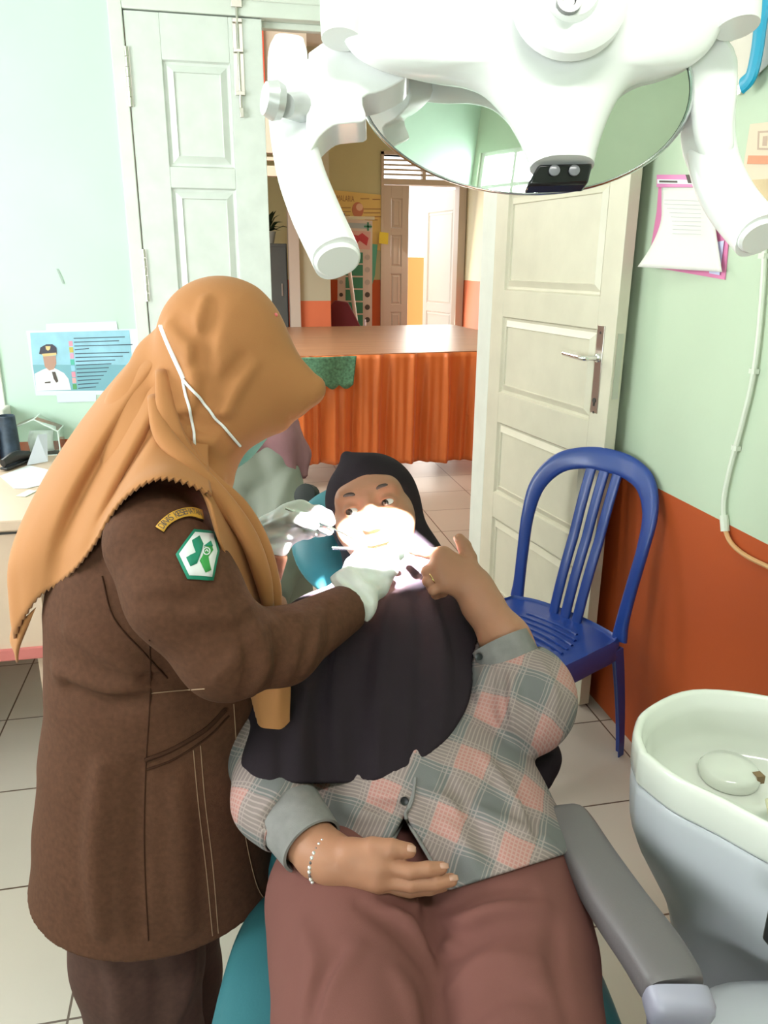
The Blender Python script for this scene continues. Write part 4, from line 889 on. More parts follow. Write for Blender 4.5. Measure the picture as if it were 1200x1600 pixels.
# ================================================================= people
m_skin = mat('skin_warm', (0.37, 0.175, 0.105), 0.5, spec=0.3, var=.05, vscale=30, sss=.12, bump=.06, bscale=600)
m_nail = mat('nail_pink', (0.45, 0.245, 0.175), 0.3)
m_glove = mat('latex_glove', (0.72, 0.74, 0.71), 0.42, var=.03, vscale=40, sss=.08)
m_eye = mat('eye_white', (0.72, 0.70, 0.68), 0.15); m_iris = mat('iris_dark', (.02, .012, .008), .12); m_brow = mat('brow_hair', (.035, .022, .018), .8)
def frame(up_xy, n3, D0=0):
    """head frame from picture directions: rows x, y (crown), z (face)"""
    z = nrm(n3); y = np.asarray(up_xy, float); y = nrm(y-z*(y @ z)); x = np.cross(y, z); return np.array([x, y, z])
def head_sdf(o, Fr, s=1.0, mouth=0.006):
    e = lambda c, r: s_ell(c, r)
    b = s_uni(.03, e((0, .022, -.022), (.074, .080, .092)), e((0, -.022, .018), (.0625, .088, .066)), s_cap((0, -.085, .05), (0, -.098, .062), .022, .018))
    b = s_uni(.02, b, e((.040, -.022, .050), (.024, .026, .024)), e((-.040, -.022, .050), (.024, .026, .024)), s_cap((-.040, .032, .062), (.040, .032, .062), .012, .012))
    b = s_sub(.014, b, s_uni(0, e((.030, .010, .094), (.019, .013, .016)), e((-.030, .010, .094), (.019, .013, .016))))
    b = s_uni(.010, b, s_cap((0, .020, .078), (0, -.020, .090), .0072, .0098), e((.0105, -.024, .084), (.0085, .007, .009)), e((-.0105, -.024, .084), (.0085, .007, .009)))
    b = s_uni(.007, b, s_cap((-.019, -.0515, .077), (.019, -.0515, .077), .0055, .0055), s_cap((-.011, -.051, .083), (.011, -.051, .083), .006, .006), s_cap((-.013, -.0645, .080), (.013, -.0645, .080), .0065, .0065))
    b = s_sub(.003, b, s_cap((-.021, -.058, .083), (.021, -.058, .083), mouth*.7, mouth*.7))
    # eyelids round the eye openings
    for sx in (-1, 1):
        b = s_uni(.004, b, e((sx*.030, .0095, .0685), (.0145, .0142, .0142)))
        b = s_sub(.0012, b, e((sx*.030, .0085, .083), (.0135, .0052, .012)))
        b = s_uni(.006, b, e((sx*.0715, .0, -.012), (.007, .026, .016)))
    def f(p):
        return b(((p-o) @ Fr.T)/s)*s
    return s_bound(f, o, .15*s)
def hand_sdf(wrist, rw, fingers, thumb, rp=.0145, kf=.008, fatten=0.0, pal=None):
    pal = [s_cap(wrist, f[0], rw*.92, rp+fatten) for f in fingers]
    if len(thumb) > 2: pal.append(s_cap(wrist, thumb[0], rw*.8, thumb_r(0)+fatten)); pal.append(s_cap(thumb[0], fingers[0][0], thumb_r(0)*.85+fatten, rp*.8+fatten))
    palm = s_uni(.012, *pal)
    fr = [.0100, .0093, .0086, .0074]
    fl = []
    for i, f in enumerate(fingers):
        sc_ = (1.0, 1.04, .97, .86)[i]
        r_ = [q*sc_+fatten for q in fr][:len(f)] if len(f) == 4 else [.0088+fatten, .0080+fatten, .0066+fatten]
        fl.append(s_chain([(f[k], r_[k]) for k in range(len(f))], .003))
    tr = [thumb_r(k)+fatten for k in range(len(thumb))]; fl.append(s_chain([(thumb[k], tr[k]) for k in range(len(thumb))], .003))
    def g(p):
        dp = palm(p); d = dp
        for q in fl: d = np.minimum(d, smin(dp, q(p), kf))
        return d
    c = np.mean([wrist]+[f[-1] for f in fingers], axis=0); return s_bound(g, c, .17)
def thumb_r(k): return (.0150, .0122, .0112, .0088)[k]
def nails(parent, fingers, facing, m=m_nail, rr=None):
    for f, rs in zip(fingers, rr or [.0076]*len(fingers)):
        t = nrm(f[-1]-f[-2]); n_ = nrm(facing-t*(facing @ t)); s_ = np.cross(t, n_)
        o_ = f[-1]+t*.0015+n_*(rs*.99); pts = []
        for i in range(5):
            a = (i/4-.5)*.012; row = []
            for j in range(5):
                b = (j/4-.5)*1.0; w_ = rs*.66*(1-.25*(abs(i-2)/2)**2)
                row.append(o_+t*a+s_*w_*math.sin(b*1.5)+n_*(rs*.40*(math.cos(b*1.5)-1)-.0016*((i-1.5)/2)**2))
            pts.append(row)
        obj('fingernail', g_grid(pts, 2, 2), m, parent, solid=.0012, soff=0, angle=180)
def cut(x1, y1, x2, y2):
    """plane through the eye line of two picture points; positive on the right-hand side of 1 -> 2 as seen"""
    return s_pl(CAM, np.cross(ray(x1, y1), ray(x2, y2)))
def mx(*fs, k=0.0):
    def f(p):
        d = fs[0](p)
        for g in fs[1:]: d = smax(d, g(p), k)
        return d
    return f
def cloth(name, c, rough=.75, var=.06, weave=900, bump=.25, sheen=.15):
    return mat(name, c, .9, spec=.1, var=var, vscale=7, bump=bump, bscale=weave)
def eyes(parent, o, Fr, s, gaze):
    for sx in (-1, 1):
        c = o+Fr.T @ (V(sx*.030, .0085, .0675)*s); g_ = nrm(Fr.T @ nrm(V(*gaze)))
        e_ = obj('eye', g_ball(c, .0124*s, 14), m_eye, parent)
        obj('iris', g_lathe([(.0062*s, 0), (.0058*s, .0012*s), (.003*s, .0020*s), (.0003, .0022*s)], c+g_*.0110*s, g_, 20), m_iris, e_, angle=180)
        pts = [(sx*.014, .0300, .0765), (sx*.024, .0355, .0775), (sx*.036, .0350, .0735), (sx*.047, .0290, .0650)]
        obj('eyebrow', g_tube([o+Fr.T @ (V(*q)*s) for q in pts], [.0022*s, .0032*s, .0028*s, .0012*s], 8, 4), m_brow, parent)
# ----------------------------------------------------------------- the lying patient
pt = thing('person', 'person in black headscarf and plaid shirt lying back, pointing at their own mouth', 'person', L(.04, .95, .62))
pu = AR*-.25+AU*.968+AF*.10; PF = frame(pu, -AF-AR*.06+AU*.02); PO = P(585, 801, 1.357); PS = 1.03
hd = head_sdf(PO, PF, PS)
Lw = P(741, 918, 1.192)
LI = [P(692, 869, 1.185), P(669, 864, 1.203), P(653, 861, 1.22), P(643, 859, 1.234)]
LM = [P(688, 881, 1.18), P(668, 893, 1.184), P(673, 901, 1.205), P(686, 902, 1.216)]
LR = [P(690, 896, 1.178), P(669, 908, 1.18), P(674, 916, 1.20), P(688, 915, 1.212)]
LL_ = [P(697, 911, 1.178), P(677, 922, 1.178), P(681, 929, 1.196), P(694, 927, 1.206)]
LT = [P(731, 892, 1.190), P(733, 872, 1.198), P(725, 853, 1.203), P(718, 842, 1.205)]
hL = hand_sdf(Lw, .025, [LI, LM, LR, LL_], LT)
Le = P(838, 1092, 1.13)
aL = s_chain([(P(737, 912, 1.193), .0265), (P(752, 942, 1.185), .0285), (P(790, 1000, 1.165), .0350), (Le, .040)], .02)
Ls = P(735, 1020, 1.28); Rs = P(478, 1010, 1.28)
Rw = P(521, 1344, .921)
RI = [P(592, 1350, .893), P(641, 1361, .884), P(668, 1358, .885), P(690, 1356, .888)]
RM = [P(590, 1373, .893), P(642, 1381, .886), P(680, 1379, .888), P(705, 1375, .891)]
RR = [P(588, 1384, .907), P(640, 1390, .902), P(672, 1387, .903), P(692, 1384, .906)]
RL_ = [P(584, 1387, .925), P(626, 1394, .920), P(650, 1392, .920), P(668, 1390, .922)]
RT = [P(548, 1334, .905), P(582, 1325, .897), P(612, 1326, .893), P(639, 1329, .892)]
hR = hand_sdf(Rw, .0245, [RI, RM, RR, RL_], RT)
Re = P(420, 1240, 1.02)
aR = s_chain([(P(524, 1346, .919), .0255), (P(500, 1332, .935), .0275), (P(462, 1290, .975), .034), (Re, .040)], .02)
Tn = bn_
tors = s_chain([(P(612, 960, 1.33), .05), (P(610, 1030, 1.27), .11), (P(612, 1100, 1.215), .115), (P(645, 1210, 1.14), .115), (P(655, 1330, 1.08), .13), (P(660, 1400, 1.06), .13)], .03, Tn, .62)
neck = s_cap(PO+PF.T @ V(0, -.05, -.025), P(612, 975, 1.34), .05, .05)
arms = s_uni(.02, s_cap(Ls, Le, .05, .041), s_cap(Rs, Re, .05, .041), s_cap(Ls, P(612, 990, 1.30), .05, .06), s_cap(Rs, P(612, 990, 1.30), .05, .06))
fbody = s_uni(.012, s_uni(.02, hd, neck, tors, arms), s_uni(.01, aL, hL), s_uni(.01, aR, hR))
blo = L(-.28, .55, .55); bl_ = np.min([P(390, 1250, 1.0), P(880, 1100, 1.1), P(600, 1420, .85), P(600, 700, 1.4), P(650, 1400, 1.2), P(480, 1000, 1.35), P(740, 900, 1.4), P(700, 1400, .85)], axis=0)-.08
bh_ = np.max([P(390, 1250, 1.0), P(880, 1100, 1.1), P(600, 1420, .85), P(600, 700, 1.45), P(650, 1400, 1.2), P(480, 1000, 1.35), P(740, 900, 1.4)], axis=0)+.08
sobj('body', fbody, bl_, bh_, .0021, m_skin, pt)
eyes(pt, PO, PF, PS, (-.42, -.05, 1))
nails(pt, [RI, RM, RT], nrm(-AF+AU*.9), rr=[.0074, .0077, .0088]); nails(pt, [LT], nrm(-AF*.3-AR+AU*.3), rr=[.0086])
# open lips show teeth
obj('teeth', g_tube([PO+PF.T @ (V(x, -.0565, .0765-.25*abs(x)**1.2)*PS) for x in (-.016, -.008, 0, .008, .016)], .004, 8, 3), mat('tooth', (.75, .72, .66), .25), pt)
# plaid shirt
def mat_plaid():
    m = mat('plaid_cotton', (.2, .2, .2), .8, spec=.2, bump=.2, bscale=1200); nt = m.node_tree; b = nt.nodes['Principled BSDF']
    tc = [n for n in nt.nodes if n.type == 'TEX_COORD'][0]; lk = nt.links.new
    th = math.radians(-24); U = RH*math.cos(th)+bd*math.sin(th); W = -RH*math.sin(th)+bd*math.cos(th)
    def M_(op, a, b_=None, c_=None):
        n = nt.nodes.new('ShaderNodeMath'); n.operation = op
        for i, v in enumerate((a, b_, c_)):
            if v is None: continue
            if isinstance(v, (int, float)): n.inputs[i].default_value = v
            else: lk(v, n.inputs[i])
        return n.outputs[0]
    def dot(vec):
        n = nt.nodes.new('ShaderNodeVectorMath'); n.operation = 'DOT_PRODUCT'; lk(tc.outputs['Object'], n.inputs[0]); n.inputs[1].default_value = tuple(vec); return n.outputs['Value']
    ns = nt.nodes.new('ShaderNodeTexNoise'); ns.inputs['Scale'].default_value = 9; lk(tc.outputs['Object'], ns.inputs['Vector'])
    wob = M_('MULTIPLY', M_('SUBTRACT', ns.outputs['Fac'], .5), .02)
    PER = .088
    def band(vec, off):
        t = M_('FRACT', M_('DIVIDE', M_('ADD', M_('ADD', dot(vec), wob), off+10*PER), PER))
        pk = M_('MULTIPLY', M_('GREATER_THAN', t, .56), 1.0)                     # coloured band
        ln1 = M_('LESS_THAN', M_('ABSOLUTE', M_('SUBTRACT', M_('FRACT', M_('MULTIPLY', t, 17)), .5)), .17)
        near = M_('GREATER_THAN', M_('ABSOLUTE', M_('SUBTRACT', t, .27)), .17)
        return pk, M_('MULTIPLY', ln1, near)
    pu_, lu_ = band(U, .02); pw_, lw_ = band(W, .045)
    def mixc(f, a, b_):
        n = nt.nodes.new('ShaderNodeMix'); n.data_type = 'RGBA'; lk(f, n.inputs[0]) if not isinstance(f, float) else setattr(n.inputs[0], 'default_value', f)
        for i, v in ((6, a), (7, b_)):
            if isinstance(v, tuple): n.inputs[i].default_value = v+(1,)
            else: lk(v, n.inputs[i])
        return n.outputs[2]
    base = (.15, .15, .148); pink = (.40, .19, .165); mid = (.30, .235, .215)
    s_ = M_('MULTIPLY', M_('ADD', pu_, pw_), .5); both = M_('MULTIPLY', pu_, pw_)
    c = mixc(M_('MULTIPLY', s_, 1.0), base, (.30, .205, .185)); c = mixc(both, c, pink)
    ln = M_('MINIMUM', M_('ADD', lu_, lw_), 1.0); c = mixc(M_('MULTIPLY', ln, .42), c, (.46, .36, .34))
    lk(c, b.inputs['Base Color']); return m
m_plaid = mat_plaid(); m_cuff = mat('cuff_grey', (.21, .20, .195), .8, spec=.2, var=.12, vscale=60, bump=.2, bscale=1200); m_btn = mat('button_black', (.012, .012, .014), .3)
st = lambda x, y, D, r: (P(x, y, D), r)
sh_t = s_chain([st(610, 1010, 1.28, .12), st(610, 1085, 1.215, .142), st(640, 1200, 1.13, .150), st(652, 1290, 1.075, .168), st(662, 1350, 1.045, .192), st(666, 1400, 1.02, .20)], .03, Tn, .62)
lgL = s_chain([st(560, 1350, 1.08, .10), st(553, 1410, 1.0, .108), st(560, 1500, .925, .100), st(562, 1610, .84, .090), st(560, 1800, .72, .075)], .03)
lgR = s_chain([st(765, 1350, 1.08, .10), st(772, 1410, 1.0, .112), st(795, 1500, .925, .101), st(806, 1610, .84, .090), st(820, 1800, .72, .075)], .03)
hip = s_chain([st(655, 1290, 1.10, .12), st(658, 1360, 1.075, .142), st(660, 1400, 1.06, .142)], .03, Tn, .64)
shin = [s_chain([(P(560, 1800, .72), .075), (L(-.03, .05, .60), .06), (L(-.02, -.30, .47), .05)], .02), s_chain([(P(820, 1800, .72), .075), (L(.13, .05, .60), .06), (L(.13, -.30, .47), .05)], .02)]
f_p0 = s_uni(.022, s_uni(.03, hip, lgL), lgR, *shin)
sh_t = s_uni(.02, sh_t, s_off(s_uni(.03, hip, s_bound(mx(lgR, s_pl(P(780, 1430, .98), -bd)), P(772, 1390, 1.0), .2)), .009))
k_left = mx(cut(700, 1313, 500, 1313), cut(612, 1313, 648, 1245)); k_right = mx(cut(700, 1393, 634, 1275), cut(872, 1338, 700, 1392))
tst = P(600, 1250, 1.0)
def orient(f, inside):
    """flip a cut so that the given point is kept"""
    return f if float(f(np.asarray(inside)[None])[0]) < 0 else (lambda p: -f(p))
KA = orient(cut(700, 1313, 500, 1313), P(560, 1250, 1)); KB = orient(cut(612, 1313, 648, 1245), P(560, 1250, 1))
KC = orient(cut(700, 1393, 634, 1275), P(760, 1280, 1)); KD = orient(cut(872, 1338, 700, 1392), P(760, 1280, 1))
f_t0 = sh_t
f_lines = [([(668, 1240), (720, 1262), (800, 1290), (862, 1318)], .010, 1), ([(700, 1215), (745, 1290), (775, 1350)], .009, -1), ([(570, 1250), (600, 1262), (640, 1262)], .008, -1), ([(535, 1262), (575, 1275), (628, 1262)], .008, 1), ([(755, 1185), (800, 1240), (850, 1320)], .011, 1), ([(780, 1190), (825, 1260), (840, 1310)], .009, -1), ([(700, 1290), (730, 1330), (745, 1365)], .008, 1), ([(700, 1232), (725, 1240), (770, 1225)], .007, -1), ([(580, 1246), (605, 1248), (632, 1244)], .004, 1)]
f_tf = folds(f_t0, f_lines, .011)
f_tt = mx(f_tf, lambda p: np.minimum(mx(KA, KB)(p), mx(KC, KD)(p)), k=.004)
slL = s_uni(.03, s_chain([(Ls, .062), st(800, 1085, 1.17, .070), st(822, 1092, 1.135, .070)], .03), s_ell(P(814, 1095, 1.145), (.072, .080, .066), (AR, AU, AF)))
slL = folds(slL, [([(775, 1052), (768, 1100), (775, 1150)], .007, -1), ([(800, 1060), (800, 1110), (806, 1160)], .007, 1), ([(825, 1050), (838, 1100), (838, 1145)], .007, -1), ([(845, 1035), (866, 1080), (866, 1120)], .006, 1), ([(756, 1045), (750, 1080), (752, 1120)], .006, 1), ([(812, 1055), (820, 1085), (822, 1120)], .004, -1), ([(787, 1055), (786, 1090), (790, 1120)], .004, -1)], .01)
slR = s_uni(.025, s_chain([(Rs, .062), st(425, 1170, 1.1, .06), st(425, 1250, 1.015, .047), st(446, 1275, .985, .046)], .03))
slR = folds(slR, [([(415, 1290), (440, 1268), (458, 1240)], .006, -1), ([(402, 1270), (425, 1252), (440, 1232)], .005, 1), ([(430, 1302), (452, 1282), (474, 1250)], .005, 1), ([(410, 1285), (432, 1262), (448, 1238)], .004, -1)], .008)
f_sh = s_uni(.012, f_tt, s_uni(.0, slL, slR))
f_sh = s_sub(.003, f_sh, s_off(s_uni(.01, aL, aR), .004))
sobj('shirt', f_sh, bl_-.05, bh_+.06, .0034, m_plaid, pt, relax=2)
def cuff(a, b, ra, rb, par, n=40, t=.0035, flat=1.0, name='cuff'):
    ax = nrm(b-a); rr = [(ra*.98, 0), (ra, .001), (rb, np.linalg.norm(b-a)), (rb-t, np.linalg.norm(b-a)+.0005), (ra-t, .0)]
    return obj(name, g_lathe(rr, a, ax, n, caps=False, sy=flat), m_cuff, par, angle=60)
cuff(P(800, 1042, 1.145), P(781, 1002, 1.158), .047, .0455, pt)
cuff(P(452, 1272, .986), P(488, 1322, .945), .0455, .0405, pt)
def button(q, n_, r=.0055):
    o = obj('button', g_lathe([(r*.9, 0), (r, .0012), (r*.92, .0026), (r*.6, .0022), (.0003, .0022)], q, n_, 16), m_btn, pt, angle=60); return o
button(P(749, 1026, 1.125), nrm(-AF-AR*.5)); h_ = hit(f_sh, 632, 1251); button(h_, grad(f_sh, h_))
button(P(497, 1277, .944), nrm(-AF+AR*.5+AU*.3))
# placket strips
for nm, lines in (('placket', [(649, 1216), (647, 1234), (643, 1255), (628, 1285), (613, 1311)]), ('placket', [(646, 1240), (638, 1262), (636, 1278), (660, 1320), (700, 1389)])):
    q = lay(f_sh, lines, 4, .0012)
    obj(nm, g_tube(q, .0022, 6), m_cuff, pt)
# trousers
m_pant = cloth('mauve_trousers', (.17, .070, .060), .8, .06, 1400, .15)
f_pt = folds(f_p0, [([(672, 1400), (690, 1420), (760, 1398), (830, 1392)], .008, -1), ([(668, 1392), (668, 1440), (676, 1485)], .007, -1), ([(660, 1410), (640, 1440), (600, 1425)], .007, 1), ([(700, 1470), (760, 1425), (850, 1415)], .012, 1), ([(700, 1500), (770, 1455), (860, 1450)], .010, -1),
    ([(620, 1420), (660, 1470), (672, 1520)], .009, 1), ([(560, 1410), (620, 1452), (662, 1510)], .008, -1), ([(706, 1545), (760, 1500), (840, 1500)], .008, 1), ([(500, 1590), (520, 1530), (560, 1480)], .008, 1), ([(485, 1600), (500, 1540), (530, 1490)], .008, -1), ([(740, 1590), (790, 1550), (850, 1560)], .009, -1), ([(655, 1300), (650, 1340), (655, 1380)], .005, 1), ([(690, 1425), (720, 1432), (780, 1420)], .006, 1), ([(690, 1450), (725, 1462), (770, 1455)], .006, -1), ([(600, 1400), (640, 1418), (662, 1450)], .006, -1), ([(470, 1450), (490, 1500), (480, 1580)], .008, 1), ([(870, 1440), (868, 1500), (885, 1580)], .008, -1), ([(620, 1520), (640, 1560), (650, 1610)], .008, 1)], .013)
sobj('trousers', f_pt, L(-.35, -.42, .35)-V(0, .1, 0), np.max([bh_, P(900, 1350, 1.3), L(.4, 1.1, .95)], axis=0), .0045, m_pant, pt, relax=2)
for la in (-.02, .13):
    obj('shoe', g_tube([L(la, -.36, .47), L(la, -.42, .50), L(la, -.45, .58), L(la, -.45, .63)], [.045, .05, .043, .025], 16, 4), m_blk, pt)
# black headscarf
m_scarf = cloth('black_scarf', (.022, .016, .020), .85, .1, 900, .2, .1)
hl = lambda *q: PO+PF.T @ (V(*q)*PS)
hs = s_uni(.03, s_ell(hl(0, .020, -.024), V(.082, .086, .100)*PS, PF), s_cap(hl(0, -.03, -.02), hl(.004, -.085, -.012), .076, .074), s_cap(hl(-.010, .078, .015), hl(-.022, .106, .012), .026, .006))
opening = s_ell(hl(.002, -.034, .095), V(.0655, .0935, .125)*PS, PF)
hs = s_sub(.008, hs, opening)
chest = s_chain([(hl(.01, -.10, -.02), .074), st(622, 975, 1.31, .10), st(612, 1020, 1.265, .135), st(608, 1085, 1.215, .156), st(618, 1200, 1.135, .168), st(625, 1260, 1.10, .17)], .035, Tn, .66)
side = s_uni(.03, s_chain([st(500, 1000, 1.25, .075), st(452, 1120, 1.13, .070), st(445, 1240, 1.03, .068)], .02), s_chain([(hl(.02, -.10, -.02), .07), (Ls, .068)], .02))
drp = s_uni(.03, s_uni(.04, chest, side), s_off(s_bound(s_chain([st(610, 1010, 1.28, .12), st(610, 1085, 1.215, .142), st(640, 1200, 1.13, .150), st(652, 1290, 1.075, .168)], .03, Tn, .62), P(620, 1120, 1.2), .4), .010))
Q0 = P(600, 1050, 1.1)
hem = [(758, 985), (744, 1050), (735, 1100), (700, 1156), (652, 1196), (580, 1224), (520, 1226), (380, 1224)]
hemf = mx(*[orient(cut(*hem[i], *hem[i+1]), Q0) for i in range(len(hem)-1)], k=.006)
drp = folds(drp, [(a, r*(.5 if s < 0 else .7), s) for a, r, s in [([(590, 935), (575, 1000), (560, 1100), (556, 1215)], .012, -1), ([(610, 930), (600, 1010), (592, 1110), (590, 1215)], .012, 1), ([(650, 935), (660, 1000), (655, 1100), (648, 1185)], .010, -1), ([(672, 930), (690, 1000), (695, 1080), (690, 1140)], .010, 1), ([(540, 960), (525, 1050), (528, 1215)], .012, 1), ([(520, 985), (500, 1080), (500, 1218)], .012, -1), ([(480, 1080), (468, 1140), (470, 1218)], .010, 1), ([(448, 1110), (438, 1160), (440, 1218)], .009, -1), ([(630, 925), (668, 900), (682, 870)], .008, 1), ([(625, 915), (655, 895), (668, 870)], .006, -1)]], .014)
tail = s_chain([st(745, 1040, 1.26, .035), st(812, 1140, 1.215, .035), st(836, 1185, 1.185, .036), st(836, 1215, 1.165, .025)], .02)
chest = chest
f_hij = s_uni(.012, s_uni(.03, hs, mx(drp, hemf, k=.004)), tail)
f_hij = s_sub(.004, f_hij, s_off(s_uni(0, hL, aL), .003))
f_hij = s_sub(.003, f_hij, s_bound(s_off(slL, .002), P(815, 1095, 1.145), .12))
rim = [hl(.0635*math.cos(a), -.034+.090*math.sin(a), .060-.045*abs(math.cos(a))**2+.012*(1-abs(math.cos(a)))) for a in np.linspace(0, 2*math.pi, 33)]
sobj('headscarf', f_hij, bl_-.05, bh_+.06, .0034, m_scarf, pt, relax=2)
# jewellery worn: bead bracelet, hair tie, ring
ba = nrm(P(500, 1332, .935)-P(524, 1346, .919)); bc = P(512, 1342, .926)
e1 = nrm(np.cross(ba, AF)); e2 = np.cross(ba, e1)
br_ = obj('bracelet', g_tube([bc+.0305*(e1*math.cos(a)+e2*math.sin(a)) for a in np.linspace(0, 2*math.pi, 41)], .0007, 6), m_steel, pt)
for k in range(34):
    a = 2*math.pi*k/34; obj('bead', g_ball(bc+.0308*(e1*math.cos(a)+e2*math.sin(a)), .0027 if k % 3 else .0021, 6), mat('bead_silver', (.72, .70, .68), .25, .6) if k % 3 else mat('bead_dark', (.15, .12, .12), .3, .3), br_)
wa = nrm(P(752, 942, 1.185)-Lw); wc = P(742, 921, 1.191); e1 = nrm(np.cross(wa, AF)); e2 = np.cross(wa, e1)
obj('hair_tie', g_tube([wc+.0295*(e1*math.cos(a)+e2*math.sin(a)) for a in np.linspace(0, 2*math.pi, 41)], .0014, 8), m_blk, pt)
ra_ = nrm(LR[1]-LR[0]); rc_ = LR[0]*.35+LR[1]*.65; e1 = nrm(np.cross(ra_, AF)); e2 = np.cross(ra_, e1)
obj('ring', g_tube([rc_+.0108*(e1*math.cos(a)+e2*math.sin(a)) for a in np.linspace(0, 2*math.pi, 25)], .0012, 8), mat('gold', (.8, .55, .25), .2, 1), pt)
# ----------------------------------------------------------------- the standing dentist
dt = thing('person', 'person in brown uniform and ochre headscarf standing bent over, holding dental instruments', 'person', L(-.40, 1.0, 0))
m_uni = mat('brown_uniform', (.090, .0385, .0215), .85, spec=.15, var=.16, vscale=140, bump=.25, bscale=1100, sheen=.0)
m_unid = mat('brown_seam', (.045, .019, .011), .9, spec=.08); m_stitch = mat('stitch_tan', (.30, .18, .11), .7)
fhD = lambda y, fh=1.0: fh/(math.cos(PITCH)-math.sin(PITCH)*(y-800)/FPX)
def stn(xl, xr, y, fh=1.0):
    D = fhD(y, fh); return (P((xl+xr)/2, y, D), px(D, (xr-xl)/2))
jk = s_chain([stn(170, 318, 812, 1.02), stn(135, 375, 850), stn(106, 395, 900), stn(88, 408, 955), stn(90, 410, 1050), stn(94, 412, 1110), stn(80, 416, 1185), stn(72, 427, 1290), stn(64, 440, 1400), stn(58, 448, 1520)], .03, FH, .92)
sho = s_chain([(P(248, 848, .935), .062), (P(255, 812, 1.0), .06), (P(268, 805, 1.12), .06), (P(300, 820, 1.24), .055)], .04)
uarm = s_chain([(P(248, 848, .935), .064), (P(286, 925, .92), .066), (P(355, 1016, .93), .0575), (P(440, 1010, .995), .0475), (P(552, 944, 1.135), .034)], .02)
farm = s_chain([(P(300, 830, 1.23), .058), (P(352, 960, 1.26), .050), (P(372, 975, 1.26), .048), (P(424, 842, 1.245), .034)], .02)
cuffp = P(541, 950, 1.12); cax = nrm(P(552, 944, 1.135)-P(440, 1010, .995))
f_arm = folds(uarm, [([(395, 1085), (415, 1040), (408, 990)], .009, 1), ([(420, 1080), (436, 1040), (428, 985)], .006, -1), ([(445, 1070), (458, 1030), (470, 960)], .008, 1), ([(380, 1088), (392, 1040), (378, 985)], .008, -1), ([(300, 960), (350, 965), (395, 940)], .012, 1), ([(225, 940), (300, 935), (345, 905)], .009, -1), ([(340, 1060), (385, 1010), (400, 975)], .009, 1), ([(475, 1052), (492, 1010), (500, 955)], .006, 1), ([(500, 1035), (515, 1000), (517, 945)], .005, -1)], .010)
f_arm = mx(f_arm, s_pl(cuffp, cax), k=.003)
f_jk = s_uni(.03, jk, sho)
f_jk = folds(f_jk, [([(110, 1075), (170, 1100), (240, 1092)], .010, -1), ([(90, 1050), (160, 1082), (235, 1075)], .010, 1), ([(110, 985), (190, 1030), (240, 1050)], .010, 1), ([(232, 1060), (290, 1062), (330, 1058)], .006, -1), ([(160, 1200), (150, 1330), (155, 1450)], .014, 1), ([(280, 1220), (285, 1330), (290, 1450)], .012, 1), ([(215, 1200), (212, 1330), (215, 1460)], .010, -1)], .022)
hemz = s_pl(L(-.40, 1.0, .572), nrm(V(0, 0, -1)))
f_jk = mx(f_jk, hemz, k=.004)
farm = mx(farm, s_pl(P(418, 856, 1.247), nrm(P(424, 842, 1.245)-P(372, 975, 1.26))), k=.003)
f_uni = s_uni(.010, s_uni(.016, f_jk, farm), f_arm)
lo_ = np.min([L(-.75, .7, .45), L(-.75, 1.4, .45), L(.1, .7, .45), L(.1, 1.4, .45)], axis=0); hi_ = np.max([L(-.75, .7, 1.35), L(-.75, 1.4, 1.35), L(.15, .7, 1.35), L(.15, 1.4, 1.35)], axis=0)
sobj('uniform_jacket', f_uni, lo_, hi_, .0042, m_uni, dt, relax=2)
# trousers and shoes
tl_ = s_uni(.01, *[s_chain([(L(-.385, f, .62), .10), (L(-.385, f, .45), .10), (L(-.39, f+.01, .25), .09), (L(-.385, f+.01, .03), .085)], .02, FH, .85) for f in (.94, 1.08)])
f_tr = folds(tl_, [([(170, 1500), (190, 1560), (185, 1640)], .012, 1), ([(245, 1500), (250, 1560), (240, 1640)], .009, -1), ([(300, 1500), (290, 1550), (270, 1600)], .010, 1)], .02)
sobj('trousers', mx(f_tr, s_pl(L(-.4, 1, .025), (0, 0, -1))), L(-.75, .6, 0)-.1, hi_, .006, mat('brown_trousers', (.072, .034, .026), .82, spec=.2, var=.15, vscale=120, bump=.2, bscale=1000), dt, relax=2)
for f in (.92, 1.09):
    obj('shoe', g_tube([L(-.46, f, .035), L(-.40, f, .045), L(-.30, f, .042), L(-.21, f, .025)], [.038, .045, .043, .03], 16, 4, flat=.75), m_blk, dt)
# head, neck and wrists under the clothing
DU = nrm(AR*.70+AU*.72); DN = nrm(AR*.72-AU*.66+AF*.22); DF = frame(DU, DN); DO = P(341, 622, 1.095); DS = .90
dl = lambda *q: DO+DF.T @ (V(*q)*DS)
f_db = s_uni(.012, head_sdf(DO, DF, DS), s_cap(dl(0, -.05, -.03), P(285, 745, 1.08), .05, .055), s_cap(P(285, 745, 1.08), P(262, 900, 1.05), .06, .10), s_cap(P(500, 974, 1.08), P(552, 934, 1.155), .024, .022), s_cap(P(262, 860, 1.02), P(290, 925, .925), .04, .04), s_cap(P(290, 925, .925), P(360, 1012, .935), .04, .036), s_cap(P(360, 1012, .935), P(500, 974, 1.08), .036, .026),
    s_cap(P(262, 860, 1.08), P(330, 880, 1.24), .04, .04), s_cap(P(330, 880, 1.24), P(372, 970, 1.26), .04, .034), s_cap(P(372, 970, 1.26), P(424, 846, 1.245), .034, .022))
sobj('body', f_db, np.min([P(200, 1050, .85), P(200, 450, 1.0), P(600, 1050, .85), P(200, 1000, 1.0)], axis=0)-.1, np.max([P(200, 450, 1.3), P(600, 1000, 1.35), P(600, 450, 1.3)], axis=0)+.08, .0032, m_skin, dt)
eyes(dt, DO, DF, DS, (0, -.15, 1))
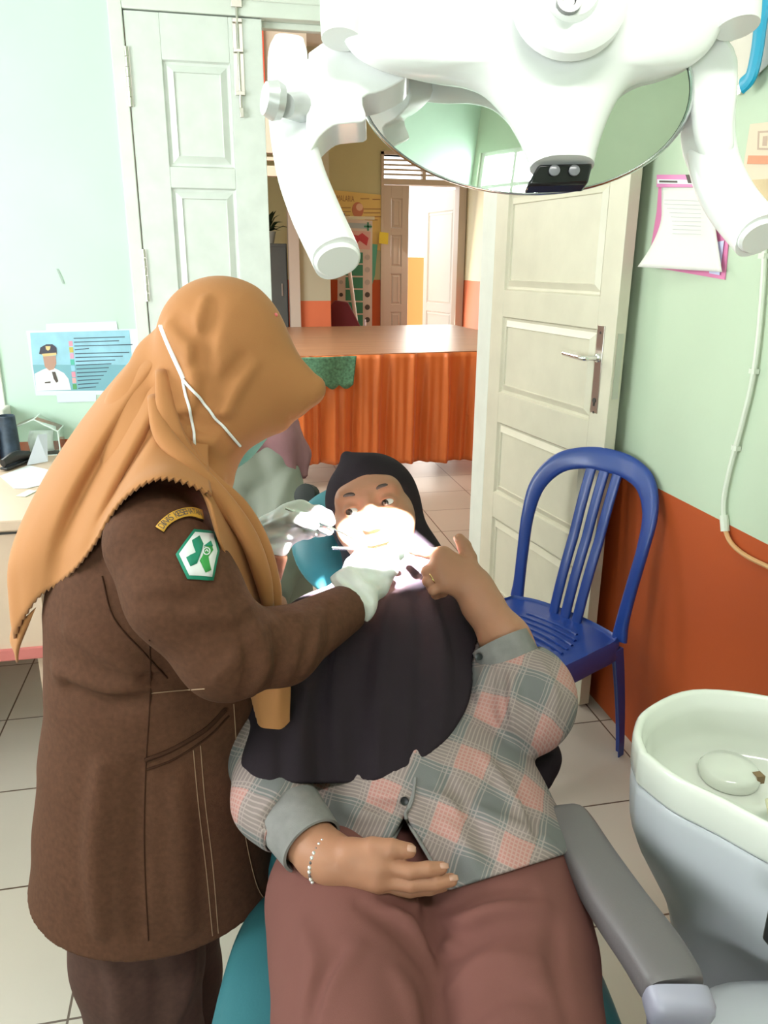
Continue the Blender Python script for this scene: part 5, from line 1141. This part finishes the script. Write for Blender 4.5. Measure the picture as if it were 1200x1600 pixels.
# gloves
gW = P(545, 930, 1.15)
GI = [P(574, 886, 1.185), P(592, 870, 1.178), P(605, 865, 1.195), P(614, 868, 1.212)]
GM = [P(585, 894, 1.182), P(604, 880, 1.172), P(613, 877, 1.19), P(615, 884, 1.208)]
GR = [P(589, 905, 1.18), P(607, 892, 1.173), P(613, 891, 1.192), P(609, 897, 1.208)]
GL = [P(587, 917, 1.18), P(601, 905, 1.176), P(606, 903, 1.194), P(602, 907, 1.208)]
GT = [P(554, 902, 1.18), P(552, 883, 1.195), P(563, 871, 1.205), P(579, 867, 1.212)]
f_g = hand_sdf(gW, .030, [GI, GM, GR, GL], GT, rp=.0185, fatten=.0012)
ga = nrm(P(574, 890, 1.183)-gW); gc = P(541, 936, 1.143)
f_g = s_uni(.012, f_g, s_cap(gW, P(566, 903, 1.176), .033, .030, AF, .8), s_cap(P(552, 941, 1.14), P(545, 928, 1.152), .036, .033, AF, .9))
f_g = folds(f_g, [([(540, 880), (560, 905), (590, 925)], .0035, 1), ([(530, 895), (552, 915), (580, 940)], .003, -1), ([(526, 905), (548, 925), (572, 948)], .003, 1), ([(558, 880), (572, 905), (592, 915)], .0025, -1)], .006)
f_g = mx(f_g, s_pl(P(549, 945, 1.138), -nrm(AR*.75+AU*.66)), k=.002)
f_g = s_sub(.002, f_g, s_cap(P(500, 974, 1.08), P(560, 928, 1.162), .0285, .0235))
sobj('glove', f_g, P(575, 905, 1.17)-.11, P(575, 905, 1.17)+.11, .0019, m_glove, dt, relax=1)
hW = P(424, 838, 1.245)
HI = [P(470, 799, 1.238), P(497, 799, 1.224), P(511, 806, 1.222), P(516, 815, 1.222)]
HM = [P(466, 808, 1.236), P(492, 814, 1.223), P(507, 824, 1.226), P(513, 829, 1.230)]
HR_ = [P(460, 820, 1.24), P(484, 826, 1.23), P(497, 830, 1.238), P(505, 831, 1.242)]
HL_ = [P(452, 829, 1.247), P(468, 835, 1.242), P(480, 835, 1.247), P(489, 833, 1.252)]
HT = [P(440, 817, 1.222), P(460, 810, 1.206), P(476, 814, 1.201), P(489, 820, 1.206)]
f_h = hand_sdf(hW, .028, [HI, HM, HR_, HL_], HT, rp=.0165, fatten=.001)
f_h = s_uni(.012, f_h, s_cap(hW, P(452, 812, 1.238), .031, .026, AF, .85), s_cap(P(420, 846, 1.247), hW, .034, .031))
f_h = folds(f_h, [([(414, 822), (440, 812), (462, 800)], .003, 1), ([(412, 840), (438, 838), (455, 842)], .0035, 1), ([(412, 850), (438, 850), (458, 846)], .003, -1), ([(412, 832), (436, 826), (462, 822)], .003, -1)], .006)
f_h = mx(f_h, s_pl(P(420, 852, 1.247), -nrm(P(455, 815, 1.238)-P(420, 852, 1.247))), k=.002)
sobj('glove', f_h, P(465, 825, 1.235)-.11, P(465, 825, 1.235)+.11, .0019, m_glove, dt, relax=1)
# mask with its cords
m_mask = mat('mask_teal', (.18, .50, .46), .75, var=.08, vscale=25); m_cord = mat('mask_cord', (.82, .84, .84), .6)
mk_ = []
for i in range(7):
    t = i/6; yv = .004-.118*t; row = []
    for j in range(9):
        a = (j/8-.5)*2.5; wv = .066-.008*t
        row.append(dl(wv*math.sin(a), yv, .028+.062*math.cos(a)*(1-.25*t*t)+.012*(1-abs(t-.35))*math.exp(-(a/.5)**2)+.0015*math.sin(i*3.1)))
    mk_.append(row)
mask = obj('face_mask', g_grid(mk_, 5, 4), m_mask, dt, solid=.0025, angle=180)
# ochre headscarf: hood, neck wrap and the wide cape
m_och = mat('ochre_scarf', (.41, .178, .066), .78, spec=.2, var=.04, vscale=9, bump=.12, bscale=1000, sheen=.1)
hood = s_uni(.03, s_cap(P(347, 535, 1.06), P(350, 545, 1.13), .088, .088), *[s_cap(P(364, 552, d_), P(491, 602, d_), .078, .011) for d_ in (1.05, 1.10, 1.15)], *[s_cap(P(362, 592, d_), P(462, 632, d_), .070, .016) for d_ in (1.05, 1.10, 1.15)], *[s_cap(P(370, 600, d_), P(488, 613, d_), .06, .010) for d_ in (1.05, 1.10, 1.15)], *[s_cap(P(385, 620, d_), P(436, 660, d_), .05, .012) for d_ in (1.06, 1.10, 1.14)])
hood = s_uni(.025, hood, s_cap(P(342, 640, 1.055), P(342, 648, 1.15), .066, .066), s_cap(P(385, 636, 1.06), P(385, 636, 1.15), .044, .044), s_cap(P(330, 600, 1.08), P(300, 660, 1.06), .085, .070))
hood = s_sub(.006, hood, s_ell(dl(0, -.035, .125), V(.056, .105, .085), DF))
neckw = s_uni(.03, s_chain([(P(300, 655, 1.06), .066), (P(275, 715, 1.05), .078), (P(262, 760, 1.04), .085)], .02), s_chain([(P(262, 575, 1.09), .05), (P(235, 650, 1.06), .055), (P(225, 720, 1.04), .06)], .03))
cape = s_uni(.03, s_chain([(P(240, 640, 1.06), .055), (P(190, 720, 1.03), .075), (P(150, 800, 1.02), .085), (P(120, 850, 1.02), .07)], .04, FH, 1.25), s_chain([(P(262, 770, .94), .05), (P(230, 790, .915), .045)], .03))
f_hd = s_uni(.022, hood, neckw)
f_hd = folds(f_hd, [(a, r*.75, s) for a, r, s in [([(262, 512), (300, 560), (305, 620), (285, 665)], .011, 1), ([(280, 500), (318, 545), (325, 610), (300, 670)], .009, -1), ([(335, 470), (325, 520), (312, 565)], .008, -1), ([(322, 470), (308, 520), (298, 560)], .008, 1), ([(250, 585), (272, 640), (290, 675), (330, 690)], .011, 1), ([(240, 615), (258, 668), (290, 700), (325, 722)], .010, -1), ([(228, 650), (250, 700), (300, 728), (345, 752)], .010, 1), ([(380, 560), (350, 600), (330, 650)], .007, -1), ([(395, 570), (365, 615), (345, 665)], .007, 1), ([(290, 640), (320, 650), (350, 640)], .008, 1), ([(285, 655), (315, 668), (345, 662)], .007, -1)]], .016)
sc_ = sobj('headscarf', f_hd, P(350, 600, 1.08)-.27, P(350, 600, 1.08)+.27, .0034, m_och, dt, relax=2)
def drape(name, cols, rows_n, cols_n, zig=0.0, thick=.0035, m=m_och):
    """cols: flow lines, each a list of (x, y, D); resampled to the same count; last row cut in a zigzag"""
    A_ = []
    for c in cols:
        q = cr(np.array([P(*k) for k in c]), 8); s_ = np.r_[0, np.cumsum(np.linalg.norm(np.diff(q, axis=0), axis=1))]
        tt_ = np.linspace(0, s_[-1], rows_n); A_.append(np.c_[np.interp(tt_, s_, q[:, 0]), np.interp(tt_, s_, q[:, 1]), np.interp(tt_, s_, q[:, 2])])
    A_ = np.array(A_).transpose(1, 0, 2)
    G = np.array([cr(A_[i], cols_n) for i in range(rows_n)])
    if zig:
        for j in range(G.shape[1]):
            if j % 2: G[-1, j] += (G[-2, j]-G[-1, j])/max(1e-6, np.linalg.norm(G[-2, j]-G[-1, j]))*zig
    m_ = G.shape[1]
    return obj(name, ([tuple(q) for q in G.reshape(-1, 3)], [(i*m_+j, i*m_+j+1, (i+1)*m_+j+1, (i+1)*m_+j) for i in range(rows_n-1) for j in range(m_-1)]), m, dt, solid=thick, angle=180)
# cape over back and near shoulder: flow lines from the far side round the back to the near shoulder
capec = [
    [(300, 560, 1.17), (230, 660, 1.20), (150, 780, 1.22), (110, 900, 1.22)],
    [(262, 520, 1.14), (170, 640, 1.16), (90, 760, 1.17), (60, 900, 1.17)],
    [(252, 512, 1.10), (150, 630, 1.10), (70, 748, 1.08), (20, 860, 1.06), (18, 950, 1.06), (24, 995, 1.07)],
    [(256, 518, 1.06), (160, 636, 1.03), (84, 756, 1.01), (36, 860, 1.01), (34, 920, 1.02), (38, 968, 1.03)],
    [(266, 530, 1.035), (185, 640, .995), (112, 760, .975), (74, 850, .985), (64, 905, 1.0), (62, 934, 1.01)],
    [(272, 545, 1.025), (202, 648, 1.0), (136, 765, .985), (104, 845, .985), (96, 890, .99), (92, 914, .995)],
    [(280, 560, 1.01), (225, 660, .965), (165, 770, .94), (136, 835, .945), (126, 868, .955), (120, 888, .96)],
    [(284, 580, 1.01), (240, 665, .975), (190, 755, .945), (162, 810, .93), (152, 835, .93), (148, 852, .93)],
    [(288, 600, 1.01), (250, 672, .965), (212, 735, .92), (188, 775, .90), (178, 792, .893), (174, 806, .89)],
    [(292, 620, 1.005), (262, 680, .965), (236, 724, .915), (216, 750, .885), (208, 762, .875), (202, 774, .872)],
    [(298, 640, 1.0), (280, 695, .965), (264, 722, .92), (252, 738, .885), (246, 746, .872), (242, 752, .868)],
    [(310, 660, 1.0), (300, 705, .97), (292, 728, .93), (288, 742, .90), (287, 750, .885), (286, 757, .88)],
    [(325, 680, 1.0), (325, 720, .97), (326, 745, .94), (328, 760, .92), (329, 768, .91), (330, 776, .905)],
]
drape('scarf_cape', capec, 34, 8, .006)
# front fall of the scarf across the chest
fall = [
    [(306, 706, .985), (346, 756, .98), (396, 806, 1.0), (424, 872, 1.03), (434, 955, 1.055)],
    [(300, 704, .98), (340, 760, .965), (384, 812, .975), (408, 880, 1.01), (421, 952, 1.04)],
    [(300, 690, .98), (338, 756, .95), (372, 820, .952), (396, 885, .995), (408, 952, 1.03)],
    [(295, 695, .975), (332, 762, .945), (360, 825, .95), (386, 890, .985), (402, 958, 1.02)],
    [(288, 700, .97), (322, 766, .925), (348, 832, .925), (374, 900, .965), (396, 952, 1.0)],
    [(280, 705, .97), (318, 770, .915), (340, 836, .905), (364, 896, .94), (384, 938, .975)],
    [(272, 712, .965), (322, 776, .905), (334, 806, .895), (345, 850, .905), (372, 915, .94)],
]
drape('scarf_fall', fall, 30, 6, 0)
for pts in ([(252, 580, 1.01), (262, 650, .985), (286, 706, .975), (328, 752, .972), (374, 794, .985), (406, 848, 1.0), (424, 910, 1.03), (432, 950, 1.05)], [(240, 620, 1.0), (256, 680, .968), (300, 730, .950), (350, 785, .955), (388, 840, .975), (410, 900, 1.005), (420, 948, 1.035)]):
    obj('scarf_fold', g_tube([P(q[0], q[1], q[2]-.014) for q in pts], [.008]+[.013]*(len(pts)-2)+[.009], 14, 6, flat=.7), m_och, dt, angle=180)
low = [
    [(452, 1010, 1.02), (453, 1075, 1.035), (452, 1110, 1.04), (452, 1151, 1.05)],
    [(436, 1010, 1.01), (436, 1075, 1.02), (436, 1115, 1.03), (436, 1158, 1.04)],
    [(420, 1010, 1.02), (418, 1075, 1.03), (418, 1120, 1.035), (416, 1168, 1.04)],
    [(405, 1010, 1.03), (402, 1075, 1.04), (402, 1100, 1.045), (404, 1130, 1.05)],
    [(392, 1010, 1.05), (393, 1060, 1.06), (393, 1080, 1.06), (394, 1092, 1.06)],
]
drape('scarf_end', low, 20, 8, .004)
tailc = [[(20, 980, 1.075), (17, 1000, 1.085), (24, 1020, 1.09), (27, 1034, 1.095)], [(38, 966, 1.04), (32, 990, 1.05), (26, 1014, 1.07), (27, 1034, 1.095)], [(56, 950, 1.03), (40, 985, 1.05), (30, 1012, 1.07), (28, 1034, 1.095)]]
drape('scarf_corner', tailc, 12, 5, 0)
# mask cords over the hood
f_cord = f_hd
c1 = lay(f_cord, [(252, 510), (268, 550), (287, 592)], 6, .002); c2 = lay(f_cord, [(287, 592), (296, 640), (303, 680), (306, 704)], 6, .002); c3 = lay(f_cord, [(287, 592), (322, 635), (350, 668), (374, 696)], 6, .002)
for c in (c1, [q+AR*.0022 for q in c1], c2, c3): obj('mask_cord', g_tube(c, .0019, 8, 2), m_cord, mask)
# sleeve badges, laid on the cloth
def badge(name, pts, m, lift, par, fsurf=f_uni):
    q = [hit(fsurf, x, y) for x, y in pts]; n_ = np.mean([grad(fsurf, k, .004) for k in q], axis=0); n_ = nrm(n_)
    c = np.mean(q, axis=0); k_ = len(q)
    q = [k+grad(fsurf, k, .004)*lift for k in q]; cc = hit(fsurf, *np.mean(np.array(pts), axis=0))+n_*lift
    inn = [cc*.5+k*.5 for k in q]
    inn = []
    cx_, cy_ = np.mean(np.array(pts), axis=0)
    for x, y in pts:
        h_ = hit(fsurf, (x+cx_)/2, (y+cy_)/2); inn.append(h_+grad(fsurf, h_, .004)*lift)
    vs = q+inn+[cc]; fs = [(i, (i+1) % k_, k_+(i+1) % k_, k_+i) for i in range(k_)]+[(k_+i, k_+(i+1) % k_, 2*k_) for i in range(k_)]
    return obj(name, (vs, fs), m, par, solid=.0012, soff=0, angle=60)
m_bg = mat('badge_green', (.006, .21, .12), .7); m_bw = mat('badge_white', (.72, .73, .73), .7); m_bg2 = mat('badge_leaf', (.03, .27, .05), .7); m_by = mat('badge_yellow', (.68, .36, .045), .7)
cxb, cyb = lambda x: 220+x*.21667, lambda y: 640+y*.21667
hexo = [(375, 870), (520, 885), (558, 1030), (515, 1230), (335, 1225), (252, 1050)]
den = lambda pts, n: [tuple(a) for i in range(len(pts)) for a in [np.array(pts[i])*(1-k/n)+np.array(pts[(i+1) % len(pts)])*k/n for k in range(n)]]
B_ = lambda pts, n=4: [(cxb(x), cyb(y)) for x, y in den(pts, n)]
bd_ = badge('sleeve_badge', B_(hexo), m_bg, .0022, dt)
hc_ = np.mean(np.array(hexo, float), axis=0); badge('badge_field', B_([tuple(hc_+(np.array(q)-hc_)*.86) for q in hexo]), m_bw, .0032, bd_)
badge('badge_cross', B_([(362, 958), (412, 925), (440, 985), (428, 1040), (405, 1105), (400, 1120), (355, 1140), (325, 1078), (388, 1048), (392, 1022)], 2), m_bg, .0042, bd_)
badge('badge_cross', B_([(446, 1010), (468, 1000), (500, 1003), (508, 1030), (475, 1075), (495, 1165), (458, 1182), (418, 1100), (440, 1060)], 2), m_bg2, .0042, bd_)
badge('badge_corner', B_([(446, 997), (490, 962), (505, 1000)], 2), m_bg, .0042, bd_)
ringp = [(cxb(462+22*math.cos(a)), cyb(1038+24*math.sin(a))) for a in np.linspace(0, 2*math.pi, 13)]
obj('badge_emblem', g_tube(lay(f_uni, ringp, 2, .0052), .0007, 6), m_bw, bd_)
obj('badge_emblem', g_tube(lay(f_uni, [(cxb(452), cyb(1040)), (cxb(462), cyb(1028)), (cxb(472), cyb(1042))], 2, .0052), .0007, 6), m_bw, bd_)
arc_o = [(108, 850), (150, 800), (215, 752), (290, 725), (360, 717), (428, 735)]; arc_i = [(440, 802), (360, 778), (300, 785), (240, 810), (195, 845), (165, 888)]
ro = cr(np.array(arc_o, float), 4); ri = cr(np.array(arc_i[::-1], float), 4)
def strip(name, A1, A2, m, lift, par):
    a = [hit(f_uni, cxb(x), cyb(y)) for x, y in A1]; b = [hit(f_uni, cxb(x), cyb(y)) for x, y in A2]
    a = [k+grad(f_uni, k, .004)*lift for k in a]; b = [k+grad(f_uni, k, .004)*lift for k in b]; mm = [hit(f_uni, cxb((p[0]+q_[0])/2), cyb((p[1]+q_[1])/2)) for p, q_ in zip(A1, A2)]; mm = [k+grad(f_uni, k, .004)*lift for k in mm]
    n_ = len(a); return obj(name, (a+mm+b, [(i, i+1, n_+i+1, n_+i) for i in range(n_-1)]+[(n_+i, n_+i+1, 2*n_+i+1, 2*n_+i) for i in range(n_-1)]), m, par, solid=.0012, soff=0, angle=60)
mid_ = (ro+ri)/2
arcb = strip('sleeve_title', mid_+(ro-mid_)*1.16, mid_+(ri-mid_)*1.16, m_unid, .0022, dt)
strip('title_field', ro, ri, m_by, .0032, arcb)
word = 'DINAS KESEHATAN'; sl_ = np.r_[0, np.cumsum(np.linalg.norm(np.diff(mid_, axis=0), axis=1))]
for i, chh in enumerate(word):
    if chh == ' ': continue
    s_ = sl_[-1]*(.045+.91*(i+.5)/len(word)); x = np.interp(s_, sl_, mid_[:, 0]); y = np.interp(s_, sl_, mid_[:, 1])
    x2 = np.interp(s_+8, sl_, mid_[:, 0]); y2 = np.interp(s_+8, sl_, mid_[:, 1]); x1 = np.interp(s_-8, sl_, mid_[:, 0]); y1 = np.interp(s_-8, sl_, mid_[:, 1])
    ctr_ = hit(f_uni, cxb(x), cyb(y)); n_ = grad(f_uni, ctr_, .004); r_ = hit(f_uni, cxb(x2), cyb(y2))-hit(f_uni, cxb(x1), cyb(y1)); r_ = nrm(r_-n_*(r_ @ n_))
    text('lettering', chh, ctr_+n_*.0043, r_, np.cross(n_, r_), .0082, m_ink, arcb, depth=0, width=.0046 if chh not in 'I' else .0014)
# seams, pocket and top-stitching on the jacket
def seam(name, pts, r, m, lift=.0004): 
    q = lay(f_uni, pts, 6, lift)
    if len(q) > 2: obj(name, g_tube(q, r, 6), m, dt)
seam('pocket_edge', [(228, 1187), (270, 1170), (320, 1140), (352, 1108)], .0035, m_unid, .001)
seam('pocket_edge', [(230, 1202), (272, 1186), (324, 1152), (358, 1118)], .0016, m_unid)
seam('seam', [(234, 1000), (235, 1080), (228, 1200), (226, 1330), (232, 1470)], .0010, m_unid)
seam('seam', [(160, 900), (178, 965), (225, 1020), (262, 1060)], .0012, m_unid)
for pts in ([(236, 1083), (280, 1079), (320, 1076)], [(302, 1172), (310, 1260), (322, 1360), (332, 1462)], [(313, 1165), (320, 1250), (332, 1350), (341, 1458)], [(365, 1100), (373, 1220), (382, 1300), (400, 1380), (418, 1412)]):
    seam('stitching', pts, .0007, m_stitch, .0004)
# scarf pin
h_ = hit(f_hd, 431, 492)
if h_ is not None: obj('scarf_pin', g_ball(h_, .0028, 8), mat('pin_coral', (.7, .15, .15), .3), dt)
# ----------------------------------------------------------------- instruments held by the dentist
pb_ = thing('dental_probe', 'thin steel dental probe held in the gloved far hand', 'dental probe', P(470, 808, 1.21))
obj('handle', g_tube([P(446, 794, 1.195), P(480, 808.5, 1.202), P(512, 822, 1.214)], [.0022, .0026, .0024], 12), m_chrome, pb_)
obj('tip', g_tube([P(512, 822, 1.214), P(545, 838, 1.232), P(562, 850, 1.245), P(566, 862, 1.25)], [.0018, .0012, .0009, .0004], 10, 3), m_chrome, pb_)
mr_ = thing('mouth_mirror', 'thin white-handled mouth mirror held at the lips by the near glove', 'mouth mirror', P(560, 860, 1.22))
obj('handle', g_tube([P(519, 856, 1.205), P(560, 857, 1.212), P(600, 860, 1.218)], .0026, 12), m_chrome, mr_)
obj('head', g_lathe([(.0105, 0), (.0105, .002), (.009, .0025)], P(622, 866, 1.226), -AF, 20), m_chrome, mr_)
obj('neck', g_tube([P(600, 860, 1.218), P(612, 863, 1.224)], .0014, 8), m_chrome, mr_)
# ----------------------------------------------------------------- the assistant behind
an = thing('person', 'person in grey-green uniform and mauve headscarf standing behind the dentist', 'person', L(-.30, 1.8, 0))
m_gg = cloth('grey_green_uniform', (.23, .24, .20), .8, .05, 900, .2); m_mv = cloth('mauve_scarf', (.27, .135, .145), .8, .06, 900, .2)
AFr = frame(AR*.35+AU*.9, nrm(AR*.75-AF*.5-AU*.5)); AO = P(392, 585, 1.86)
al = lambda *q: AO+AFr.T @ V(*q)
ab = s_uni(.02, head_sdf(AO, AFr, 1.0), s_cap(al(0, -.05, -.03), P(380, 690, 1.90), .05, .06), s_cap(P(380, 690, 1.90), L(-.31, 1.82, .75), .09, .1))
aH = [P(470, 905, 1.72), P(480, 915, 1.70)]
tr_ = s_chain([(P(372, 690, 1.90), .105), (P(375, 760, 1.90), .135), (L(-.32, 1.83, .85), .14), (L(-.34, 1.85, .6), .15), (L(-.36, 1.88, .3), .145), (L(-.36, 1.9, .06), .15)], .04, AF, .85)
arm3 = s_chain([(P(430, 712, 1.86), .058), (P(446, 800, 1.80), .052), (P(440, 880, 1.74), .046), (P(425, 930, 1.66), .04)], .03)
arm3b = s_chain([(P(300, 712, 1.92), .058), (P(270, 820, 1.9), .05), (P(300, 900, 1.84), .044)], .03)
f_as = folds(s_uni(.03, tr_, arm3, arm3b), [([(400, 700), (420, 760), (410, 830)], .012, -1), ([(455, 740), (432, 800), (420, 880)], .008, 1), ([(390, 770), (430, 740), (455, 720)], .010, -1), ([(425, 870), (430, 900), (420, 930)], .008, 1)], .02)
hn3 = s_uni(.01, s_cap(P(425, 930, 1.66), P(428, 950, 1.63), .026, .03), *[s_cap(P(428, 950, 1.63), P(418+9*k, 985+4*(k % 2), 1.60), .012, .008) for k in range(4)], s_cap(P(428, 945, 1.63), P(450, 962, 1.61), .013, .009), s_cap(P(300, 900, 1.84), P(318, 940, 1.80), .026, .03), *[s_cap(P(318, 940, 1.80), P(310+9*k, 975+4*(k % 2), 1.77), .012, .008) for k in range(4)], s_cap(P(318, 935, 1.8), P(338, 950, 1.78), .013, .009))
ab2 = s_uni(.015, ab, arm3 if False else s_cap(P(380, 700, 1.90), P(430, 712, 1.86), .05, .04), s_chain([(P(430, 712, 1.86), .04), (P(446, 800, 1.80), .035), (P(425, 930, 1.66), .026)], .02), s_cap(P(380, 700, 1.90), P(300, 712, 1.92), .05, .04), s_chain([(P(300, 712, 1.92), .04), (P(270, 820, 1.9), .035), (P(300, 900, 1.84), .026)], .02), hn3)
c3_ = L(-.3, 1.8, .65)
sobj('body', ab2, P(380, 800, 1.8)-.45, P(380, 800, 1.8)+.5, .005, m_skin, an)
eyes(an, AO, AFr, 1.0, (0, -.1, 1))
sobj('uniform_gown', mx(f_as, s_pl((0, 0, .06), (0, 0, -1))), V(*(c3_-V(.45, .45, .65))), V(*(c3_+V(.45, .45, .75))), .008, m_gg, an, relax=2)
hd3 = s_sub(.01, s_uni(.03, s_ell(al(0, .03, -.024), V(.086, .106, .102), AFr), s_cap(al(0, -.04, -.02), P(380, 680, 1.88), .08, .1)), s_ell(al(0, -.034, .10), V(.066, .092, .12), AFr))
front3 = s_chain([(P(425, 640, 1.84), .04), (P(440, 690, 1.82), .034), (P(452, 735, 1.81), .018)], .02, AF, .6)
front3 = s_uni(.01, front3, s_chain([(P(445, 650, 1.85), .03), (P(468, 710, 1.84), .022), (P(474, 742, 1.83), .012)], .02, AF, .6))
sobj('headscarf', s_uni(.02, hd3, front3), P(400, 640, 1.85)-.32, P(400, 640, 1.85)+.32, .006, m_mv, an, relax=2)
for f in (-.05, .08): obj('shoe', g_tube([L(-.36+f, 1.78, .03), L(-.36+f, 1.72, .035), L(-.34+f, 1.62, .025)], [.04, .042, .03], 12, 3, flat=.7), m_blk, an)
